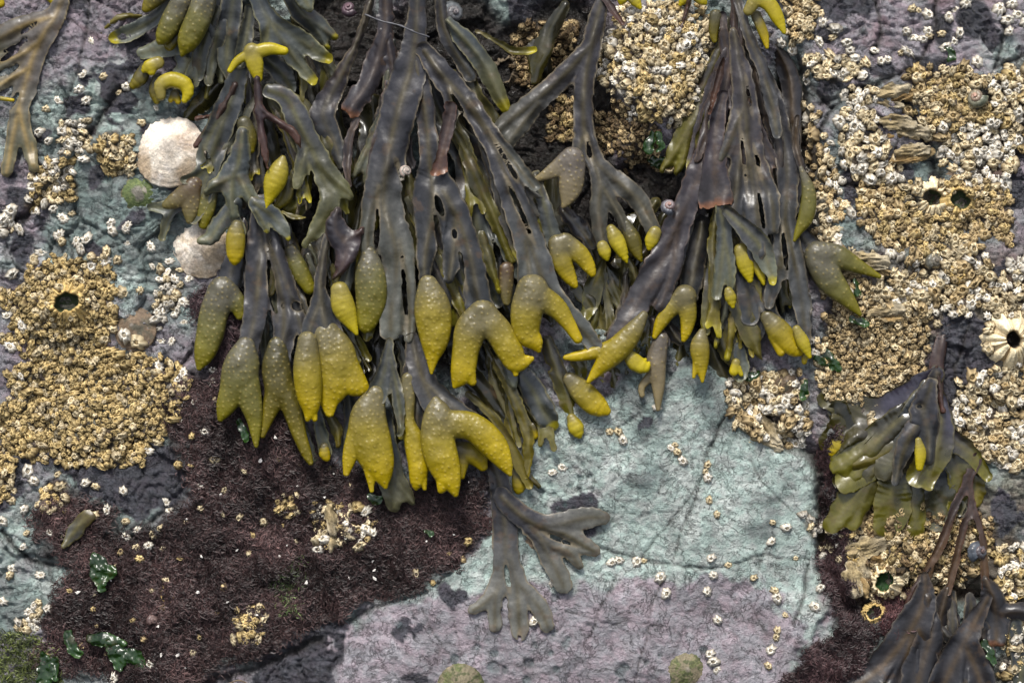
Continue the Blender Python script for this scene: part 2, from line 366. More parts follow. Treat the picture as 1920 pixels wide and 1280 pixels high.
ISO = {   # single barnacles the photo shows apart from the crowd: label -> spots (x, y, r, tint, star)
    'white star-shaped barnacle alone on pink and green rock near the yellow pods': [(175, 80, 8, 1), (220, 90, 8, 1), (160, 142, 9, 1), (198, 146, 8, 0), (152, 170, 10, 0), (112, 190, 9, 1), (164, 190, 10, 0), (88, 205, 8, 0), (225, 175, 7, 0), (240, 165, 9, 0), (75, 248, 10, 0), (92, 264, 9, 0), (268, 232, 8, 0), (295, 203, 7, 1)],
    'pale star-shaped barnacle on green rock above the golden crust': [(110, 440, 12, 1), (143, 452, 10, 1), (163, 447, 12, 1), (77, 472, 12, 1), (100, 392, 9, 0), (118, 410, 12, 1), (135, 400, 7, 0), (240, 455, 8, 1), (212, 432, 11, 0), (238, 430, 9, 0), (172, 498, 12, 0), (200, 490, 12, 1), (283, 463, 11, 1), (286, 500, 7, 1), (242, 424, 10, 1), (210, 418, 9, 0)],
    'white star-shaped barnacle around the brown limpet on green rock': [(356, 522, 11, 1), (328, 524, 11, 1), (318, 490, 9, 1), (345, 605, 8, 1), (300, 640, 11, 1), (322, 640, 9, 1), (310, 582, 10, 1), (18, 650, 14, 1), (40, 610, 12, 1), (12, 590, 10, 1), (278, 845, 11, 1), (38, 705, 9, 1), (300, 686, 12, 1), (318, 725, 11, 1), (345, 700, 12, 1), (336, 712, 9, 1)],
    'white star-shaped barnacle scattered in the maroon turf': [(374, 912, 10, 1), (312, 940, 10, 1), (318, 954, 11, 1), (232, 920, 9, 0), (235, 977, 8, 0), (258, 992, 9, 1), (236, 1005, 9, 1), (289, 1000, 8, 0), (302, 988, 7, 0), (257, 1026, 8, 0), (280, 1022, 9, 0), (307, 1027, 8, 0), (200, 956, 10, 1), (178, 1013, 10, 1), (96, 998, 9, 0), (118, 1006, 7, 0), (45, 955, 9, 0), (44, 1024, 9, 1), (50, 1000, 7, 0), (380, 952, 8, 0), (285, 1242, 9, 0), (350, 978, 6, 0), (402, 695, 10, 1), (403, 715, 11, 1), (348, 756, 11, 1), (366, 752, 8, 1), (340, 788, 9, 0), (386, 808, 9, 0), (408, 750, 8, 0), (1360 - 700, 912, 7, 0)],
    'cream barnacle on bare stone left of the maroon turf': [(22, 1066, 9, 0), (18, 1078, 8, 0), (76, 1078, 10, 1), (3, 1126, 12, 1), (65, 1134, 9, 1), (54, 1146, 11, 1), (92, 1140, 10, 0), (218, 1268, 11, 1), (106, 890, 7, 0), (50, 884, 13, 0), (62, 902, 10, 0), (5, 976, 11, 0), (160, 905, 9, 0), (180, 912, 8, 0)],
    'tiny white barnacle on the green slab below the wracks': [(1035, 884, 9, 1), (1054, 874, 10, 0), (1142, 808, 8, 0), (1158, 808, 8, 0), (1166, 824, 10, 0), (1256, 838, 8, 1), (1268, 846, 8, 0), (1278, 862, 10, 0), (1264, 832, 6, 0), (1325, 870, 8, 0), (1321, 882, 7, 0), (1325, 894, 9, 0), (1327, 936, 8, 0), (1472, 988, 10, 0), (1444, 1014, 9, 0), (1342, 962, 7, 0), (1230, 762, 9, 0), (1447, 978, 6, 0), (1490, 1045, 6, 0)],
    'white barnacle along the crack between green and lilac rock': [(1146, 1053, 10, 0), (1160, 1048, 9, 0), (1194, 1051, 11, 0), (1206, 1050, 7, 0), (1238, 1080, 11, 0), (1248, 1110, 11, 0), (1330, 1043, 9, 0), (1335, 1075, 9, 0), (1324, 1106, 9, 0), (1363, 1056, 8, 0), (1455, 1118, 11, 0), (1450, 1105, 8, 0), (1525, 1136, 11, 0), (1038, 1088, 10, 1), (1001, 1162, 10, 0), (1086, 1058, 7, 0), (1536, 1100, 9, 0), (1455, 1178, 8, 0), (1453, 1190, 8, 0), (1344, 1160, 9, 0), (1329, 1222, 9, 0), (1336, 1236, 11, 0), (1342, 1252, 8, 1), (1442, 1215, 10, 0), (1438, 1245, 8, 0), (1410, 1080, 7, 0), (1470, 1150, 6, 0)],
    'white barnacle standing alone on grey rock by the top right corner': [(1542, 45, 10, 0), (1790, 20, 9, 0), (1776, 35, 10, 0), (1738, 30, 11, 0), (1738, 60, 10, 0), (1708, 18, 8, 0), (1720, 22, 7, 0), (1728, 75, 9, 0), (1740, 68, 8, 0), (1764, 66, 8, 0), (1810, 8, 11, 0), (1770, 90, 11, 0), (1785, 80, 10, 0), (1796, 64, 10, 0), (1830, 118, 12, 0), (1870, 20, 13, 0), (1885, 40, 12, 0), (1905, 30, 11, 0), (1895, 10, 10, 0), (1918, 44, 10, 0), (1688, 100, 7, 0), (1560, 72, 8, 0), (1586, 82, 10, 0), (1592, 96, 9, 0), (1464, 82, 10, 0), (1486, 95, 11, 0), (1650, 116, 9, 0), (1662, 114, 9, 0), (1888, 62, 9, 0), (1506, 174, 10, 0), (1504, 205, 8, 0), (1522, 202, 8, 0), (1765, 240, 12, 0), (1592, 255, 11, 0)],
}

# relief
H = 26 * fbm(RX, RY, 620, 2, 21) + 16 * fbm(RX, RY, 170, 3, 22) + 4.0 * fbm(RX, RY, 52, 3, 23)
f1, f2, ida, idb = worley(RX + 40 * fbm(RX, RY, 120, 3, 24), RY + 40 * fbm(RX, RY, 120, 3, 25), 150, 26)
facet = (ida - 0.5) * 16
f1b, f2b, idc, idd = worley(RX * 0.8 + RY * 0.5 + 12 * fbm(RX, RY, 40, 3, 27), RY - 0.3 * RX + 12 * fbm(RX, RY, 40, 3, 28), 46, 29)
facet2 = (idc - 0.5) * 5
slabm = pm(SLABLINE, 8)
H += facet * (1 - 0.75 * slabm) + facet2 * (1 - 0.6 * slabm)
H -= 7 * sstep(0.06, 0.0, f2 - f1) * (1 - slabm)
H += 20 * slabm
fine = fbm(RX, RY, 20, 4, 30, 0.6)
H += 2.5 * fine * (1 - 0.55 * slabm)
# chipped ledges: the face breaks in shallow steps
for q_, (sz, nst, hg) in enumerate(((230, 7, 8.0), (110, 5, 3.2), (48, 4, 1.2))):
    T_ = fbm(RX * 0.8 + RY * 0.6, RY * 1.4 - RX * 0.5, sz, 5, 70 + q_, 0.58) * nst
    fr_ = T_ - np.floor(T_)
    H += hg * (sstep(0.0, 0.08, fr_) - fr_) * (1 - 0.7 * slabm)
# the deep gap behind the weed
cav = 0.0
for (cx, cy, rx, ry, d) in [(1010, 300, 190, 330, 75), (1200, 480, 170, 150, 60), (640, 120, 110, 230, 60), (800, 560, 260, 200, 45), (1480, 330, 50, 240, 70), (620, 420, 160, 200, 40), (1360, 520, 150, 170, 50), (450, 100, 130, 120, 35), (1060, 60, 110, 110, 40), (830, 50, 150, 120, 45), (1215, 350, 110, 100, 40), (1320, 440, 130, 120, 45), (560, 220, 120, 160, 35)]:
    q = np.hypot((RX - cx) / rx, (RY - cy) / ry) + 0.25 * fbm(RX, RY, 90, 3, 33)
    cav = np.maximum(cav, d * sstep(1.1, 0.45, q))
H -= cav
# the bulge of rock carrying barnacles at the top, and the pillow of dark crust
H += 55 * sstep(1.1, 0.5, np.hypot((RX - 1235) / 120, (RY - 120) / 150))
pil = em(1800, 690, 62, 115, 20, 0.3)
H += pil * (14 + 9 * fbm(RX, RY, 30, 3, 35))
# gaps and cracks: (points, half width, depth)
CREV = [
    ([(1395, 760), (1450, 815), (1520, 850), (1545, 900), (1540, 990), (1560, 1090), (1590, 1150)], 16, 26),
    ([(0, 432), (60, 395), (130, 312), (150, 280), (205, 212), (235, 172)], 7, 16), ([(172, -10), (165, 70), (140, 150), (128, 215)], 3, 6), ([(40, 420), (135, 300)], 4, 9),
    ([(225, 862), (260, 815), (320, 715), (372, 648)], 4, 12), ([(130, 440), (132, 500), (140, 540)], 3, 6), ([(0, 990), (60, 1050), (130, 1060)], 5, 8),
    ([(1335, 828), (1320, 880), (1250, 990), (1185, 1055)], 1.8, 5), ([(1335, 830), (1366, 760)], 3, 8), ([(1265, 850), (1235, 905), (1190, 1000)], 1.2, 3), ([(1330, 830), (1295, 950), (1255, 1050)], 1.8, 5),
    ([(1160, 1075), (1095, 1205)], 1.6, 5), ([(1245, 1075), (1225, 1130), (1195, 1235), (1180, 1290)], 1.6, 5), ([(1050, 1140), (1130, 1165), (1260, 1175)], 1.2, 3), ([(1195, 1230), (1250, 1262)], 1.2, 4),
    ([(790, 1140), (820, 1200), (822, 1245)], 1.6, 4), ([(845, 1150), (870, 1230), (880, 1260)], 1.4, 3), ([(1000, 800), (1120, 815), (1200, 770)], 1.5, 4), ([(1120, 1020), (1200, 1045), (1290, 1060), (1340, 1065)], 3, 6),
    ([(1340, 1065), (1420, 1040), (1520, 1050)], 2.5, 5), ([(1480, 1170), (1500, 1120), (1520, 1060)], 3, 7), ([(1640, -10), (1655, 60), (1640, 100)], 4, 9), ([(1755, -10), (1750, 60), (1715, 130), (1640, 160), (1540, 190)], 5, 10),
    ([(1890, -10), (1880, 80), (1870, 130), (1920, 105)], 4, 9), ([(1480, 60), (1510, 150), (1560, 200), (1620, 160)], 5, 10), ([(1560, 200), (1530, 260), (1560, 340)], 5, 10), ([(1690, 180), (1740, 260), (1760, 330), (1750, 380)], 12, 18),
    ([(1560, 340), (1700, 350)], 5, 9), ([(1720, 500), (1700, 560)], 12, 16), ([(1830, 300), (1815, 360)], 4, 8), ([(1850, 330), (1910, 290)], 5, 9), ([(1800, 800), (1790, 690), (1812, 600)], 3, 8), ([(1600, 480), (1560, 560), (1560, 700)], 14, 18),
    ([(600, 1200), (470, 1255), (350, 1290)], 8, 12), ([(270, 990), (340, 935)], 5, 8), ([(1640, 1100), (1600, 1130), (1680, 1130)], 22, 30), ([(1700, 1100), (1830, 1120)], 20, 26), ([(640, 1165), (700, 1140), (800, 1110)], 3, 7),
    ([(1020, 880), (1150, 1010)], 1.2, 2.5), ([(1050, 850), (1180, 960), (1260, 960)], 1.4, 3), ([(1180, 860), (1200, 950)], 1.2, 2.5), ([(1400, 860), (1480, 960), (1530, 980)], 1.6, 4), ([(1450, 1000), (1400, 1120), (1440, 1200)], 1.6, 4),
]
crack = np.zeros_like(H)
for pts, w_, d_ in CREV:
    m_ = np.clip(1.0 - 0.0, 0, 1)
    dd = seg_dist(wxx * 0.45 + RX * 0.55, wyy * 0.45 + RY * 0.55, pts)
    g = np.exp(-(dd / w_) ** 2)
    H -= d_ * g
    crack = np.maximum(crack, g * min(1, d_ / 8))
# pits in the lilac rock
p1, p2, pa, pb = worley(RX + 5 * fine, RY, 30, 41)
lil = sstep(22, -22, 26 * fbm(RX, RY, 46, 4, 74, 0.62) + poly_sd(wxx, wyy, [(560, 1300), (640, 1190), (720, 1140), (880, 1110), (1180, 1080), (1430, 1090), (1500, 1180), (1480, 1330), (560, 1330)]))
pitzone = sstep(0.0, 0.35, fbm(RX, RY, 130, 2, 43) + 0.5 * np.exp(-(((RX - 920) / 190) ** 2 + ((RY - 1200) / 90) ** 2)))
pit = sstep(0.30, 0.22, p1 / (0.5 + pa)) * (pb > 0.55) * lil * pitzone
lilp = em(1060, 910, 70, 55, 0, 0.5)
q1, q2, qa, qb = worley(RX, RY, 17, 45)
pit = np.maximum(pit, sstep(0.34, 0.22, q1) * (qb > 0.5) * lilp)
H -= 4.5 * pit

# colour
G, PG, PU, SL = L(108, 120, 117), L(154, 167, 161), L(128, 120, 127), L(66, 65, 72)
nz = fbm(RX, RY, 190, 5, 51, 0.6)
green_bias = 0.45 * em(230, 420, 200, 240, 20, 0.5) + 0.75 * slabm - 0.6 * em(200, 60, 170, 110, 0, 0.4) - 0.45 * em(30, 400, 80, 110, 0, 0.5) + 0.5 * em(60, 1060, 130, 110, 0, 0.4) - 1.6 * lil - 0.5 * em(1650, 60, 130, 90, 0, 0.5) - 0.7 * em(1520, 1150, 40, 110, 10, 0.5) + 0.3 * em(1800, 380, 140, 90, 0, 0.5)
gmask = sstep(-0.3, 0.34, nz + 0.35 * fbm(RX, RY, 45, 4, 52, 0.65) + green_bias * 0.9 + 0.02)
pale = sstep(-0.15, 0.35, fbm(RX, RY, 110, 5, 53, 0.65) + 0.42 * slabm)[..., None]
col = PU * (1 - gmask[..., None]) + (G * (1 - pale) + PG * pale) * gmask[..., None]
# reddish streaks and pinker lilac
red = (sstep(0.25, 0.5, fbm(RX * 0.6 + RY * 0.8, (RY - RX) * 1.6, 80, 4, 55)) * (1 - gmask) * 0.6)[..., None]
col = col * (1 - red) + L(118, 94, 100) * red
lilc = (lil * 0.62)[..., None]
col = col * (1 - lilc) + (L(152, 145, 151) * (0.94 + 0.12 * fine[..., None])) * lilc
lp = (lilp * 0.6 * sstep(-0.2, 0.2, nz + fine * 0.3))[..., None]
col = col * (1 - lp) + L(146, 138, 144) * lp
grey_ = col.mean(-1, keepdims=True)
col = np.clip((col * 0.88 + grey_ * 0.12) * 1.08, 0, 1)
col = np.clip(col * (1 + 0.16 * em(1720, 60, 300, 130, 0, 0.5))[..., None], 0, 1)
# dark crust, crisp edges
sl = np.zeros_like(H)
for P_ in SLATE: sl = np.maximum(sl, pm(P_, 3))
for (cx, cy, rx, ry, ro) in BLOBS: sl = np.maximum(sl, em(cx, cy, rx, ry, ro, 0.06))
right = sstep(1480, 1540, RX) * sstep(900, 780, RY)
sl = np.maximum(sl, sstep(0.27, 0.30, fbm(RX, RY, 85, 4, 57)) * right)
sl = np.maximum(sl, sstep(0.31, 0.34, fbm(RX, RY, 80, 4, 59)) * sstep(460, 380, RX) * sstep(660, 560, RY))
keep = sstep(0.30, 0.26, fbm(RX, RY, 60, 4, 61))
sl *= np.where(RY > 790, np.maximum(keep, 0.0), 1.0)
H += 1.4 * sl + 1.2 * sl * fbm(RX, RY, 26, 3, 62)
s3 = sl[..., None]
col = col * (1 - s3) + SL * (0.9 + 0.25 * nz[..., None]) * s3
pp = (pit * 0.55)[..., None]
col = col * (1 - pp) + L(78, 96, 96) * pp
# shade painted dark brown into gaps and behind the weed; wine-brown under the turf
turf = np.zeros_like(H); tsoft = np.zeros_like(H)
for P_ in TURF:
    turf = np.maximum(turf, sstep(7, -7, poly_sd(wxx, wyy, P_) + 24 * fbm(RX, RY, 48, 4, 63, 0.6)))
    tsoft = np.maximum(tsoft, sstep(16, -34, poly_sd(wxx, wyy, P_) + 34 * fbm(RX, RY, 44, 4, 63, 0.6)))
turf *= sstep(0.62, 0.5, fbm(RX, RY, 70, 4, 64) * 0.9)
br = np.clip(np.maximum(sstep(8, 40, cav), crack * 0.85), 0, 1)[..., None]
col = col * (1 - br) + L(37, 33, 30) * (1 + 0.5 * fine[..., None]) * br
t3 = (turf * (0.55 + 0.45 * tsoft))[..., None]
col = col * (1 - t3) + L(40, 30, 31) * t3
H += turf * (8 + 13 * fbm(RX, RY, 38, 3, 65))
# iron-brown under the crowded barnacles on the right
rb = (0.7 * sstep(1500, 1600, RX) * sstep(420, 520, RY) * sstep(-0.25, 0.1, fbm(RX, RY, 120, 4, 66)) * (1 - sl) * (1 - turf))[..., None]
col = col * (1 - rb) + L(88, 70, 48) * rb
# stained brown stone between crowded shells
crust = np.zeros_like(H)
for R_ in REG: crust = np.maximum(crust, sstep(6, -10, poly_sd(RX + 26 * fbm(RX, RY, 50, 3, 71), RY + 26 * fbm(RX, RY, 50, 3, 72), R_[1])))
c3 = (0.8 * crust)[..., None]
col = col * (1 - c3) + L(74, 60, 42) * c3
col = np.clip(col * (1 + 0.22 * fbm(RX, RY, 36, 4, 67)[..., None]), 0.004, 1)
wet = np.clip(0.25 + 0.5 * sl + 0.7 * br[..., 0] + 0.35 * fbm(RX, RY, 150, 3, 68), 0, 1)
# away from the picture the face rolls back a little
edge = np.maximum(np.maximum(-RX - 150, RX - 2070), np.maximum(-RY - 150, RY - 1430))
H -= 0.0006 * np.clip(edge, 0, None) ** 2

ny_, nx_ = RX.shape
V = np.stack([(RX - 960) * S, (640 - RY) * S, H * S], -1).reshape(-1, 3)
idx = np.arange(ny_ * nx_).reshape(ny_, nx_)
F = np.stack([idx[:-1, :-1], idx[1:, :-1], idx[1:, 1:], idx[:-1, 1:]], -1).reshape(-1, 4)
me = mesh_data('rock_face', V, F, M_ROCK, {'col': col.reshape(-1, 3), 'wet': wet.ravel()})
rock = link('rock_face', me)
tag(rock, kind='structure')

HGX = np.gradient(H, GS, axis=1); HGY = np.gradient(H, GS, axis=0)
def samp(A, x, y):
    u = np.clip((np.asarray(x, float) - GX0) / GS, 0, nx_ - 1.001); v = np.clip((np.asarray(y, float) - GY0) / GS, 0, ny_ - 1.001)
    i, j = u.astype(int), v.astype(int); fu, fv = u - i, v - j
    return (A[j, i] * (1 - fu) + A[j, i + 1] * fu) * (1 - fv) + (A[j + 1, i] * (1 - fu) + A[j + 1, i + 1] * fu) * fv
def rockh(x, y): return samp(H, x, y)
k_ = 7
def blur(A, n):
    for ax in (0, 1):
        c = np.cumsum(np.pad(A, [(n + 1, n) if i == ax else (0, 0) for i in (0, 1)], mode='edge'), axis=ax)
        A = (np.take(c, range(2 * n + 1, c.shape[ax]), ax) - np.take(c, range(0, c.shape[ax] - 2 * n - 1), ax)) / (2 * n + 1)
    return A
HB = blur(H, 4)
HBX = np.gradient(HB, GS, axis=1); HBY = np.gradient(HB, GS, axis=0)
def rock_normal(x, y):
    n = np.stack([-samp(HBX, x, y), samp(HBY, x, y), np.ones_like(np.asarray(x, float))], -1)
    return n / np.linalg.norm(n, axis=-1, keepdims=True)
# ------------------------------------------------------------------ seaweed: branching blades and swollen receptacles
def resample(pts, step):
    P = np.asarray(pts, float)
    if len(P) == 2: 
        P = np.array([P[0], (P[0] + P[1]) / 2, P[1]])
    Q = np.vstack([2 * P[0] - P[1], P, 2 * P[-1] - P[-2]])
    out = []
    for i in range(1, len(Q) - 2):
        a, b, c, d = Q[i - 1], Q[i], Q[i + 1], Q[i + 2]
        n = max(2, int(np.hypot(*(c - b)[:2]) / step))
        t = np.linspace(0, 1, n, endpoint=False)[:, None]
        out.append(0.5 * (2 * b + (c - a) * t + (2 * a - 5 * b + 4 * c - d) * t ** 2 + (-a + 3 * b - 3 * c + d) * t ** 3))
    out.append(Q[-2][None]); R = np.vstack(out)
    R[:, 2] = np.clip(R[:, 2], 0.8, None)
    return R

def near_t(R, T, p):
    k = np.argmin(np.hypot(R[:, 0] - p[0], R[:, 1] - p[1])); return T[k]

def prep(strokes, step):
    """resampled strokes with a length parameter t that runs from the base to every tip"""
    out = []
    for i, s in enumerate(strokes):
        R = resample([p[:3] for p in s], step)
        l = np.concatenate([[0], np.cumsum(np.hypot(np.diff(R[:, 0]), np.diff(R[:, 1])))])
        t0 = 0.0
        if out:
            best = min(out, key=lambda q: np.min(np.hypot(q[0][:, 0] - s[0][0], q[0][:, 1] - s[0][1])))
            t0 = near_t(best[0], best[1], s[0])
        out.append((R, t0 + (1 - t0) * l / max(l[-1], 1e-6)))
    return out

def grid_for(pr, step, pad):
    A = np.vstack([r for r, t in pr])
    x0, y0 = (A[:, 0] - A[:, 2]).min() - pad, (A[:, 1] - A[:, 2]).min() - pad
    x1, y1 = (A[:, 0] + A[:, 2]).max() + pad, (A[:, 1] + A[:, 2]).max() + pad
    xs = np.arange(x0, x1 + step, step); ys = np.arange(y0, y1 + step, step)
    return (*np.meshgrid(xs, ys), xs, ys)

def stroke_field(R, T, X, Y, xs, ys, square):
    """signed distance (or r^2 - d^2), distance to the midline, radius, t, side (-1..1)"""
    big = 1e6
    f = np.full(X.shape, -big if square else big); dm = np.full(X.shape, 60.0); rr = np.full(X.shape, 10.0); tt = np.zeros(X.shape); sd = np.zeros(X.shape)
    st = xs[1] - xs[0]
    for k in range(len(R) - 1):
        x0, y0, r0 = R[k][:3]; x1, y1, r1 = R[k + 1][:3]
        m = max(r0, r1) + 34
        i0, i1 = np.searchsorted(xs, [min(x0, x1) - m, max(x0, x1) + m]); j0, j1 = np.searchsorted(ys, [min(y0, y1) - m, max(y0, y1) + m])
        if i1 <= i0 or j1 <= j0: continue
        sl = (slice(j0, j1), slice(i0, i1))
        x, y = X[sl], Y[sl]
        dx, dy = x1 - x0, y1 - y0
        q = dx * dx + dy * dy + 1e-9
        t = np.clip(((x - x0) * dx + (y - y0) * dy) / q, 0, 1)
        ex, ey = x - x0 - t * dx, y - y0 - t * dy
        d = np.hypot(ex, ey); r = r0 + (r1 - r0) * t
        v = r * r - d * d if square else d - r
        better = v > f[sl] if square else v < f[sl]
        for arr, val in ((f, v), (dm, d), (rr, r), (tt, T[k] + (T[k + 1] - T[k]) * t), (sd, np.clip((ex * dy - ey * dx) / math.sqrt(q) / np.maximum(r, 1), -1.3, 1.3))):
            a_ = arr[sl]; a_[better] = val[better]
    return f, dm, rr, tt, sd

def snap(f, X, Y, step, xs, ys, mul=1.0):
    """cells of the grid inside f < 0; the outer nodes are pulled on to the outline"""
    ins = f < 0
    cell = ins[:-1, :-1] | ins[1:, :-1] | ins[:-1, 1:] | ins[1:, 1:]
    gy_, gx_ = np.gradient(f, step)
    g2 = gx_ ** 2 + gy_ ** 2 + 1e-6
    k = np.where(ins, 0.0, f / g2)
    mx = 1.6 * step / (np.abs(k) * np.sqrt(g2) + 1e-9)
    k = k * np.minimum(1, mx)
    return ins, cell, X - k * gx_, Y - k * gy_

def pal(c, k=1.0):
    return L(*c) * k

PAL = {   # base, tip, midrib, edge
    'dark':   ((62, 62, 70), (66, 70, 74), (104, 94, 64), (160, 146, 118)),
    'grey':   ((66, 71, 77), (90, 96, 90), (114, 110, 70), (160, 152, 116)),
    'pale':   ((80, 88, 94), (128, 134, 116), (126, 122, 82), (166, 160, 112)),
    'olive':  ((72, 70, 44), (128, 122, 28), (122, 112, 52), (136, 124, 60)),
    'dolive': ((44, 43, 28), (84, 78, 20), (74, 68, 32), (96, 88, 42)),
    'gold':   ((84, 80, 52), (142, 128, 30), (140, 126, 44), (150, 136, 50)),
    'purple': ((63, 60, 68), (68, 65, 72), (98, 80, 64), (140, 118, 102)),
    'black':  ((54, 54, 60), (58, 58, 64), (104, 84, 56), (116, 104, 90)),
    'tan':    ((124, 118, 114), (140, 142, 122), (200, 170, 104), (190, 170, 124)),
    'rust':   ((76, 64, 64), (104, 70, 60), (98, 72, 56), (112, 80, 66)),
    'shell':  ((222, 198, 148), (240, 224, 190), (220, 196, 150), (236, 220, 186)), 'shelldark': ((180, 146, 92), (214, 184, 130), (190, 156, 100), (220, 196, 150)),
    'green':  ((34, 62, 24), (52, 92, 30), (40, 74, 28), (70, 110, 40)),
}
PSEED = [100]
WK = [0.83]
FK = 0.42     # wet fronds are darker than they look under the sky's sheen
def local(P, x, y, h, w):
    ox, oy, oh = P['org'] 
    return np.stack([(x - ox) * S, (oy - y) * S, (h - oh) * S], -1)

def blade(P, strokes, pal_name='dark', h=(30, 60), name='frond', mat=None, dome=4.0, ripple=5.0, rough=1.7, rib=3.2, tilt=0.0, holes=(), tip=None, label=None,
          step=2.6, k=9.0, thick=2.0, ragged=None, wave=55, spots=0.0, on_rock=False, yellow=0.0, top=None, ridges=None, parallax=True):
    PSEED[0] += 17; sd_ = PSEED[0]
    hm = (h[0] + h[1]) / 2
    strokes = [[(p[0], p[1], p[2] * (WK[0] if P is not None and mat is not M_SHELL else 1)) for p in s] for s in strokes]
    pr = prep(strokes, 9.0)
    X, Y, xs, ys = grid_for(pr, step, 6)
    fs = [stroke_field(R, T, X, Y, xs, ys, False) for R, T in pr]
    f = fs[0][0]
    for q in fs[1:]:
        hh = np.clip(0.5 + 0.5 * (q[0] - f) / k, 0, 1)
        f = q[0] * (1 - hh) + f * hh - k * hh * (1 - hh)
    ws = [np.exp(-np.clip(q[0] - f, -5, 60) / 5.0) + 1e-9 for q in fs]
    W = sum(ws)
    mixf = lambda i: sum(w * q[i] for w, q in zip(ws, fs)) / W
    rr, tt, sd = mixf(2), mixf(3), mixf(4)
    dm = np.minimum.reduce([q[1] for q in fs])
    gx_, gy_ = X, Y
    f = f + rough * (1.4 * fbm(gx_, gy_, 11, 2, sd_) + 1.2 * fbm(gx_, gy_, 26, 2, sd_ + 1))
    for (hx, hy, ha, hb, hr) in holes:
        c, s_ = math.cos(math.radians(hr)), math.sin(math.radians(hr))
        dx, dy = X - hx, Y - hy
        e_ = (np.hypot((dx * c + dy * s_) / ha, (-dx * s_ + dy * c) / hb) - 1) * min(ha, hb) + 2.2 * fbm(X, Y, 15, 3, sd_ + 2)
        f = np.maximum(f, -e_)
    if ragged:   # a torn end: (x, y, direction angle) cuts everything beyond
        rx, ry, ra = ragged
        c, s_ = math.cos(math.radians(ra)), math.sin(math.radians(ra))
        cut = (X - rx) * c + (Y - ry) * s_ + 7 * fbm(X, Y, 14, 3, sd_ + 3)
        f = np.maximum(f, cut)
    ins, cell, x, y = snap(f, X, Y, step, xs, ys)
    din = np.clip(-f, 0, None)
    e = np.clip(1 - din / np.maximum(rr, 4), 0, 1)          # 1 at the outline
    if dome == 4.0 and not on_rock: dome = (-5.0, 4.0, 8.0, -3.0, 6.0)[sd_ % 5]
    z = h[0] + (h[1] - h[0]) * tt + dome * (1 - e ** 2) - dome
    z = z + 0.6 * rib * np.exp(-(dm / (3.5 + 0.10 * rr)) ** 2) * (1 - 0.7 * tt)
    z = z + ripple * (0.35 + 0.65 * e) * fbm(x, y, wave, 2, sd_ + 4) * 1.8 + 0.9 * fbm(x, y, 17, 2, sd_ + 5) + (0.8 if on_rock else 4.2) * np.sin(3.1 * sd + 5 * fbm(x, y, 140, 2, sd_ + 12)) * (rr / 30)
    z = z + tilt * sd * rr
    if ridges:
        ra, rw, ram = ridges
        c, s_ = math.cos(math.radians(ra)), math.sin(math.radians(ra))
        u_, v_ = x * c + y * s_, -x * s_ + y * c
        rg_ = fbm(u_ / 5.0, v_ + 4 * fbm(x, y, 30, 2, sd_ + 11), rw, 3, sd_ + 10, 0.6)
        z = z + ram * rg_
    if on_rock: z = z + samp(HB, x, y)
    # colours
    b0, b1, rb, ed = [pal(v, FK) for v in PAL[pal_name]]
    if top is not None: b0 = pal(top, FK)
    if tip is not None: b1 = pal(tip, FK)
    tq = sstep(0.35, 1.0, tt + 0.12 * fbm(x, y, 60, 2, sd_ + 6))[..., None]
    c = b0 * (1 - tq) + b1 * tq
    rm = ((0.6 * np.exp(-(dm / (3.0 + 0.08 * rr)) ** 2) + 0.22 * np.exp(-(dm / (6 + 0.25 * rr)) ** 2)) * np.clip(0.62 + 0.9 * fbm(x, y, 60, 4, sd_ + 7, 0.6) + 0.2 * rib / 3, 0, 0.95))[..., None]
    c = c * (1 - rm) + rb * rm
    em_ = (sstep(3.6, 0.6, din) * 0.85 * np.clip(0.6 + fbm(x, y, 40, 2, sd_ + 9), 0.1, 1))[..., None]
    c = c * (1 - em_) + ed * em_
    if yellow > 0:
        ym = (sstep(1 - yellow, 1.0, tt) * 0.9)[..., None]
        c = c * (1 - ym) + L(138, 128, 18) * ym
    sp = (sstep(0.28, 0.5, fbm(x, y, 28, 4, sd_ + 8, 0.6)) * (0.25 + spots))[..., None]
    c = c * (1 - sp) + L(80, 62, 44) * sp
    if ridges: c = c * np.clip(0.85 + 0.8 * rg_, 0.3, 1.2)[..., None]
    if ragged:
        rg = (sstep(-16, -1, cut) * 0.85)[..., None]
        c = c * (1 - rg) + L(112, 74, 50) * rg
    used = np.zeros(X.shape, bool)
    for a_ in (slice(0, -1), slice(1, None)):
        for b_ in (slice(0, -1), slice(1, None)): used[a_, b_] |= cell
    num = np.full(X.shape, -1); num[used] = np.arange(used.sum())
    j, i = np.nonzero(cell)
    F = np.stack([num[j, i], num[j + 1, i], num[j + 1, i + 1], num[j, i + 1]], -1)
    # parallax: a part h above the rock is set where the camera saw it against the rock
    cx, cy = x[used].mean(), y[used].mean()
    kk = -hm * S / DIST
    xo, yo = (cx - 960) * kk, (cy - 640) * kk
    if P is None:
        P0 = {'org': (cx + xo, cy + yo, float(z[used].mean()))}
    V = local(P or P0, x[used] + xo, y[used] + yo, z[used], 1)
    nv = len(V)
    # keep only the largest connected piece
    F = biggest(F, nv)
    V, F, c_ = compact(V, F, c[used])
    # a thin body: front, back and the rim that joins them
    V2 = V.copy(); V2[:, 2] -= thick * S
    n0 = len(V)
    ea = np.concatenate([F[:, [0, 1]], F[:, [1, 2]], F[:, [2, 3]], F[:, [3, 0]]])
    key = np.minimum(ea[:, 0], ea[:, 1]) * n0 + np.maximum(ea[:, 0], ea[:, 1])
    u, inv, cnt = np.unique(key, return_inverse=True, return_counts=True)
    be = ea[cnt[inv] == 1]
    rim = np.stack([be[:, 1], be[:, 0], be[:, 0] + n0, be[:, 1] + n0], -1)
